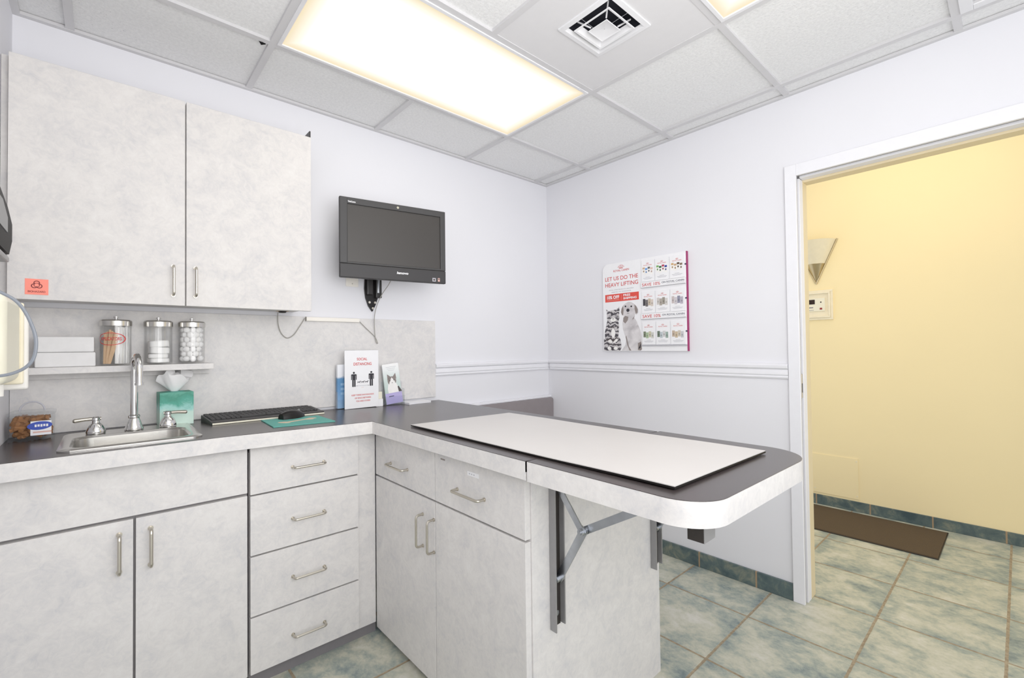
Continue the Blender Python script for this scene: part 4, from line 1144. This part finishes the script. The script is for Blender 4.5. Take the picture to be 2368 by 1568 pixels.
m.poly([(0.241, 0.294), (0.256, 0.279), (0.264, 0.260), (0.262, 0.240), (0.250, 0.234), (0.242, 0.262)], Y - 0.0004)
m.poly([(0.158, 0.214), (0.172, 0.226), (0.196, 0.218), (0.190, 0.196), (0.172, 0.176), (0.156, 0.190)], Y - 0.0004)
m.poly([(0.226, 0.206), (0.242, 0.222), (0.236, 0.206), (0.226, 0.196)], Y - 0.0004)
m.poly([(0.178, 0.10), (0.196, 0.030), (0.214, 0.003), (0.200, 0.003), (0.184, 0.040), (0.172, 0.090)], Y - 0.0004)
m.poly([(0.262, 0.050), (0.286, 0.060), (0.290, 0.012), (0.282, 0.004), (0.262, 0.006)], Y - 0.0004)
m.build('printed_shading', M['catgrey'], pd)
m = MB(); m.disc(0.175, 0.286, 0.006, 0.006, Y - 0.0008, 14); m.disc(0.218, 0.283, 0.006, 0.006, Y - 0.0008, 14); m.disc(0.193, 0.260, 0.012, 0.011, Y - 0.0008, 16)
m.poly([(0.180, 0.238), (0.193, 0.243), (0.208, 0.237), (0.193, 0.240)], Y - 0.0008); m.poly([(0.264, 0.014), (0.284, 0.050), (0.280, 0.018)], Y - 0.0008)
m.build('printed_eyes_and_nose', M['ink'], pd)
# holder strips with offers, and the lower ledge
for z0, z1 in ((0.3885, 0.424), (0.1945, 0.2305)):
    ps = MB().box(0.295, BWd - 0.005, -0.030, -0.0182, z0, z1, 0.001).build('pocket_strip', M['white'], bd)
    MB().box(0.295, BWd - 0.005, -0.0306, -0.0301, z0, z0 + 0.002).build('strip_shadow_line', M['ink2'], ps)
    zb_ = z0 + 0.009
    text('offer_lettering', 'SAVE 10%', 0.305, 0.428, zb_, zb_ + 0.019, -0.0305, M['red'], ps, 0.008)
    text('offer_lettering', 'ON ROYAL CANIN', 0.438, 0.578, zb_ + 0.007, zb_ + 0.0175, -0.0305, M['navy'], ps, 0.012)
    MB().rect(0.470, 0.578, zb_ + 0.002, zb_ + 0.0032, -0.0305).build('fine_print', M['ink3'], ps)
MB().box(0.292, BWd - 0.005, -0.028, -0.0182, 0.032, 0.038, 0.001).build('lower_ledge', M['ink3'], bd)
for z in (0.50, 0.305, 0.115): MB().tube([(BWd - 0.010, -0.021, z), (BWd - 0.002, -0.021, z)], 0.004, 10).build('side_peg', M['navy'], bd)
# nine coupon cards
rows = [(0.4255, 0.557, 'top'), (0.232, 0.364, 'middle'), (0.0385, 0.177, 'bottom')]
colsx = [(0.297, 0.387, 'left'), (0.3915, 0.4825, 'centre'), (0.4875, 0.580, 'right')]
pal = [[[(206, 172, 140), (90, 150, 224), (96, 90, 90), (226, 190, 176)], [(120, 176, 96), (30, 96, 56), (176, 36, 72), (36, 52, 150)], [(204, 164, 110), (196, 160, 120), (86, 66, 48), (120, 100, 78)]],
       [[(64, 60, 66), (110, 104, 104), (196, 180, 160), (214, 202, 192)], [(206, 200, 196), (170, 162, 152), (150, 144, 132), (214, 210, 206)], [(196, 184, 184), (206, 200, 206), (140, 140, 160), (182, 176, 190)]],
       [[(120, 130, 106), (166, 186, 150), (200, 196, 170), (206, 206, 200)], [(104, 118, 104), (190, 200, 206), (206, 206, 206), (150, 170, 160)], [(190, 170, 150), (200, 180, 150), (206, 196, 180), (196, 196, 200)]]]
desc = [['with blue and tan bags', 'with green, red and navy bags', 'with tan and brown bags'], ['with black and tan bags', 'with pale grey-green bags', 'with mauve-grey bags'], ['with olive and cream packs', 'with grey-green and pale blue packs', 'with tan and cream packs']]
pmats = {}
def pmat(c):
    if c not in pmats: pmats[c] = plain('bag_print_%d_%d_%d' % c, srgb(*c), 0.6)
    return pmats[c]
for ri, (z0, z1, rn) in enumerate(rows):
    for ci, (x0, x1, cn) in enumerate(colsx):
        t = thing('coupon_card', f'white coupon card {desc[ri][ci]}, {rn} row {cn} of the board', 'coupon card', (-0.0005, -0.530 - x0, 1.212 + z0), rotz=RW, group='coupon cards on the poster board')
        w, h = x1 - x0, z1 - z0
        zoff = 0.0 if ri == 2 else 0.0
        MB().box(0.001, w - 0.001, -0.0245, -0.0186, 0.0008, h, 0.0006).build('card_stack', M['white'], t)
        y = -0.0249
        m = MB(); crown(m, w / 2, h - 0.024, 0.0095, y); m.build('printed_crown', M['red'], t)
        text('printed_brand', 'ROYAL CANIN', w / 2 - 0.028, w / 2 + 0.028, h - 0.033, h - 0.0268, y, M['red'], t, 0.01)
        for k, c in enumerate(pal[ri][ci]):
            xa = 0.009 + k * 0.0180; za = 0.042 + (0.006 if k % 2 == 0 else 0.0) - ri * 0.001; bh = 0.042 if ri < 2 else 0.036
            bg = MB().rect(xa, xa + 0.0172, za, za + bh, y - 0.0002 * (k % 2)).build('printed_bag', M['catwhite'] if ri == 0 else pmat(c), t)
            MB().rect(xa + 0.0006, xa + 0.0166, za + bh * 0.72, za + bh, y - 0.0002 * (k % 2) - 0.0002).build('bag_top', pmat(c), bg)
            MB().disc(xa + 0.0086, za + bh * 0.42, 0.0046, 0.0062, y - 0.0002 * (k % 2) - 0.0003, 10).build('bag_emblem', pmat(tuple(int(q * 0.8) for q in c)), bg)
        m = MB(); m.rect(w * 0.34, w * 0.66, 0.0275, 0.0295, y); m.rect(0.014, w - 0.014, 0.0205, 0.0230, y); m.rect(0.020, w - 0.020, 0.0150, 0.0168, y)
        m.build('printed_lines', M['ink3'], t)

# ================================================================== HALL
t = thing('wall_sconce', 'half-cone wall sconce of cream glass with metal tip in the hall', 'wall sconce', (XH, -1.330, 1.718), rotz=0)
def cone(rings, name, mat, a0=PI / 2, a1=1.5 * PI):
    return MB().lathe(rings, 0, 0, 0, 24, a0, a1).build(name, mat, t)
cone([(0.0605, 0.1445), (0.136, 0.322), (0.133, 0.322), (0.058, 0.1445)], 'glass_shade', M['sconce'])
cone([(0.001, 0.0), (0.061, 0.144), (0.0625, 0.144), (0.0625, 0.147), (0.059, 0.147)], 'metal_tip', M['sconcemetal'])
for sgn in (-1, 1):
    MB().tube([(-0.006, sgn * 0.000, -0.006), (-0.006, sgn * 0.068, 0.152), (-0.006, sgn * 0.143, 0.326)], 0.006, 8).build('side_band', M['sconcemetal'], t)

t = thing('alarm_panel', 'framed cream alarm panel with black display below the sconce', 'alarm panel', (XH - 0.0005, -1.300, 1.545), rotz=RW)
FW, FH = 0.137, 0.115
m = MB()
for (ins, wd, dep) in ((0.0, 0.016, 0.012), (0.0162, 0.012, 0.020)):
    a, b_ = FW - ins, FH - ins
    m.box(-a, a, -dep, 0, b_ - wd, b_, 0.002); m.box(-a, a, -dep, 0, -b_, -b_ + wd, 0.002)
    m.box(-a, -a + wd, -dep, 0, -b_ + wd, b_ - wd, 0.002); m.box(a - wd, a, -dep, 0, -b_ + wd, b_ - wd, 0.002)
m.build('moulded_frame', M['panelcream'], t)
MB().box(-FW + 0.0284, FW - 0.0284, -0.006, 0, -FH + 0.0284, FH - 0.0284).build('backing_plate', M['panelcream'], t)
fp = MB().box(-0.085, 0.086, -0.014, -0.0062, -0.048, 0.054, 0.002).build('face_plate', M['cream'], t)
MB().box(-0.060, 0.020, -0.0155, -0.0142, 0.008, 0.044, 0.001).build('display', M['display'], fp)
MB().box(0.052, 0.068, -0.0165, -0.0142, -0.036, -0.022, 0.001).build('red_button', plain('dark_red_button', srgb(140, 20, 30), 0.4), fp)
MB().lathe([(0.001, 0), (0.005, 0)], 0, 0, 0, 12).move(lambda x, y, z: (x + 0.060, -0.0145, y + 0.022)).build('key_switch', M['black'], fp)
m = MB(); m.rect(-0.050, -0.030, -0.022, -0.014, -0.0145); m.rect(-0.024, 0.008, -0.022, -0.014, -0.0145); m.rect(-0.066, 0.012, -0.040, -0.037, -0.0145); m.build('printed_text', M['ink2'], fp)

t = thing('access_panel', 'flush cream access panel screwed low on the hall wall', 'access panel', (XH - 0.0005, -1.30, 0.09), rotz=RW)
MB().box(-0.26, 0.268, -0.0040, 0, 0.0, 0.297).build('panel_sheet', M['hallwall'], t)
for x, z in ((0.258, 0.022), (0.258, 0.278), (-0.01, 0.03), (-0.25, 0.278)):
    MB().tube([(x, -0.0041, z), (x, -0.0065, z)], 0.005, 10).build('screw', M['panelcream'], t)
t = thing('doormat', 'dark brown flat doormat on the hall floor tiles', 'doormat', (1.32, -1.55, 0.0005))
MB().box(-0.262, 0.262, -0.495, 0.495, 0, 0.008, 0.003).build('mat_pile', M['mat_brown'], t)
m = MB(); m.box(-0.27, -0.2625, -0.5, 0.5, 0, 0.006, 0.002); m.box(0.2625, 0.27, -0.5, 0.5, 0, 0.006, 0.002); m.box(-0.2625, 0.2625, -0.5, -0.4955, 0, 0.006, 0.002); m.box(-0.2625, 0.2625, 0.4955, 0.5, 0, 0.006, 0.002)
m.build('mat_border', M['chandark'], t)

# ================================================================== LIGHT
def area(name, locn, target, sx, sy, power, col):
    L = bpy.data.lights.new(name, 'AREA'); L.shape = 'RECTANGLE'; L.size = sx; L.size_y = sy; L.energy = power; L.color = col
    o = bpy.data.objects.new(name, L); C.objects.link(o); o.location = locn
    o.rotation_euler = (Vector(target) - Vector(locn)).to_track_quat('-Z', 'Y').to_euler()
    return o
area('room_fill', (-1.75, -2.75, 2.40), (-1.4, -0.6, 0.6), 1.6, 0.6, 2.5, (1.0, 0.985, 0.97))  # added unseen lamp, brightens the room from behind the camera
area('left_fill', (-2.62, -2.9, 0.85), (-1.6, -0.9, 0.35), 0.9, 1.3, 10, (1.0, 0.985, 0.97))  # added fill for the peninsula fronts, out of view
area('ceiling_fill', (-2.0, -2.65, 1.65), (-1.75, -1.75, 2.46), 1.3, 1.3, 35, (1.0, 0.985, 0.97))  # added unseen lamp aimed up to brighten the ceiling
area('hall_lamp', (0.75, -1.9, 2.70), (0.95, -1.9, 0), 1.2, 2.4, 20, (1.0, 0.88, 0.68))
w = bpy.data.worlds.new('World'); sc.world = w; w.use_nodes = True
bg = w.node_tree.nodes['Background']; bg.inputs[0].default_value = (0.93, 0.95, 1.0, 1); bg.inputs[1].default_value = 1.58

# ================================================================== CAMERA
cam = bpy.data.cameras.new('Camera'); co = bpy.data.objects.new('Camera', cam); C.objects.link(co); sc.camera = co
cam.sensor_fit = 'HORIZONTAL'; cam.sensor_width = 36.0; cam.lens = 1052.936 / 2368 * 36.0; cam.clip_start = 0.02
yaw, pitch, roll = 0.7304011, 0.0172184, -0.0114698
f = Vector((math.sin(yaw) * math.cos(pitch), math.cos(yaw) * math.cos(pitch), math.sin(pitch)))
r = Vector((math.cos(yaw), -math.sin(yaw), 0)); u = r.cross(f)
r2 = r * math.cos(roll) + u * math.sin(roll); u2 = -r * math.sin(roll) + u * math.cos(roll)
co.matrix_world = Matrix(((r2.x, u2.x, -f.x, -2.50350529), (r2.y, u2.y, -f.y, -2.38674745), (r2.z, u2.z, -f.z, 1.24749816), (0, 0, 0, 1)))
sc.view_settings.view_transform = 'Standard'
sc.view_settings.look = 'None'
sc.view_settings.exposure = -0.27
sc.view_settings.gamma = 1.12
sc.cycles.use_denoising = True
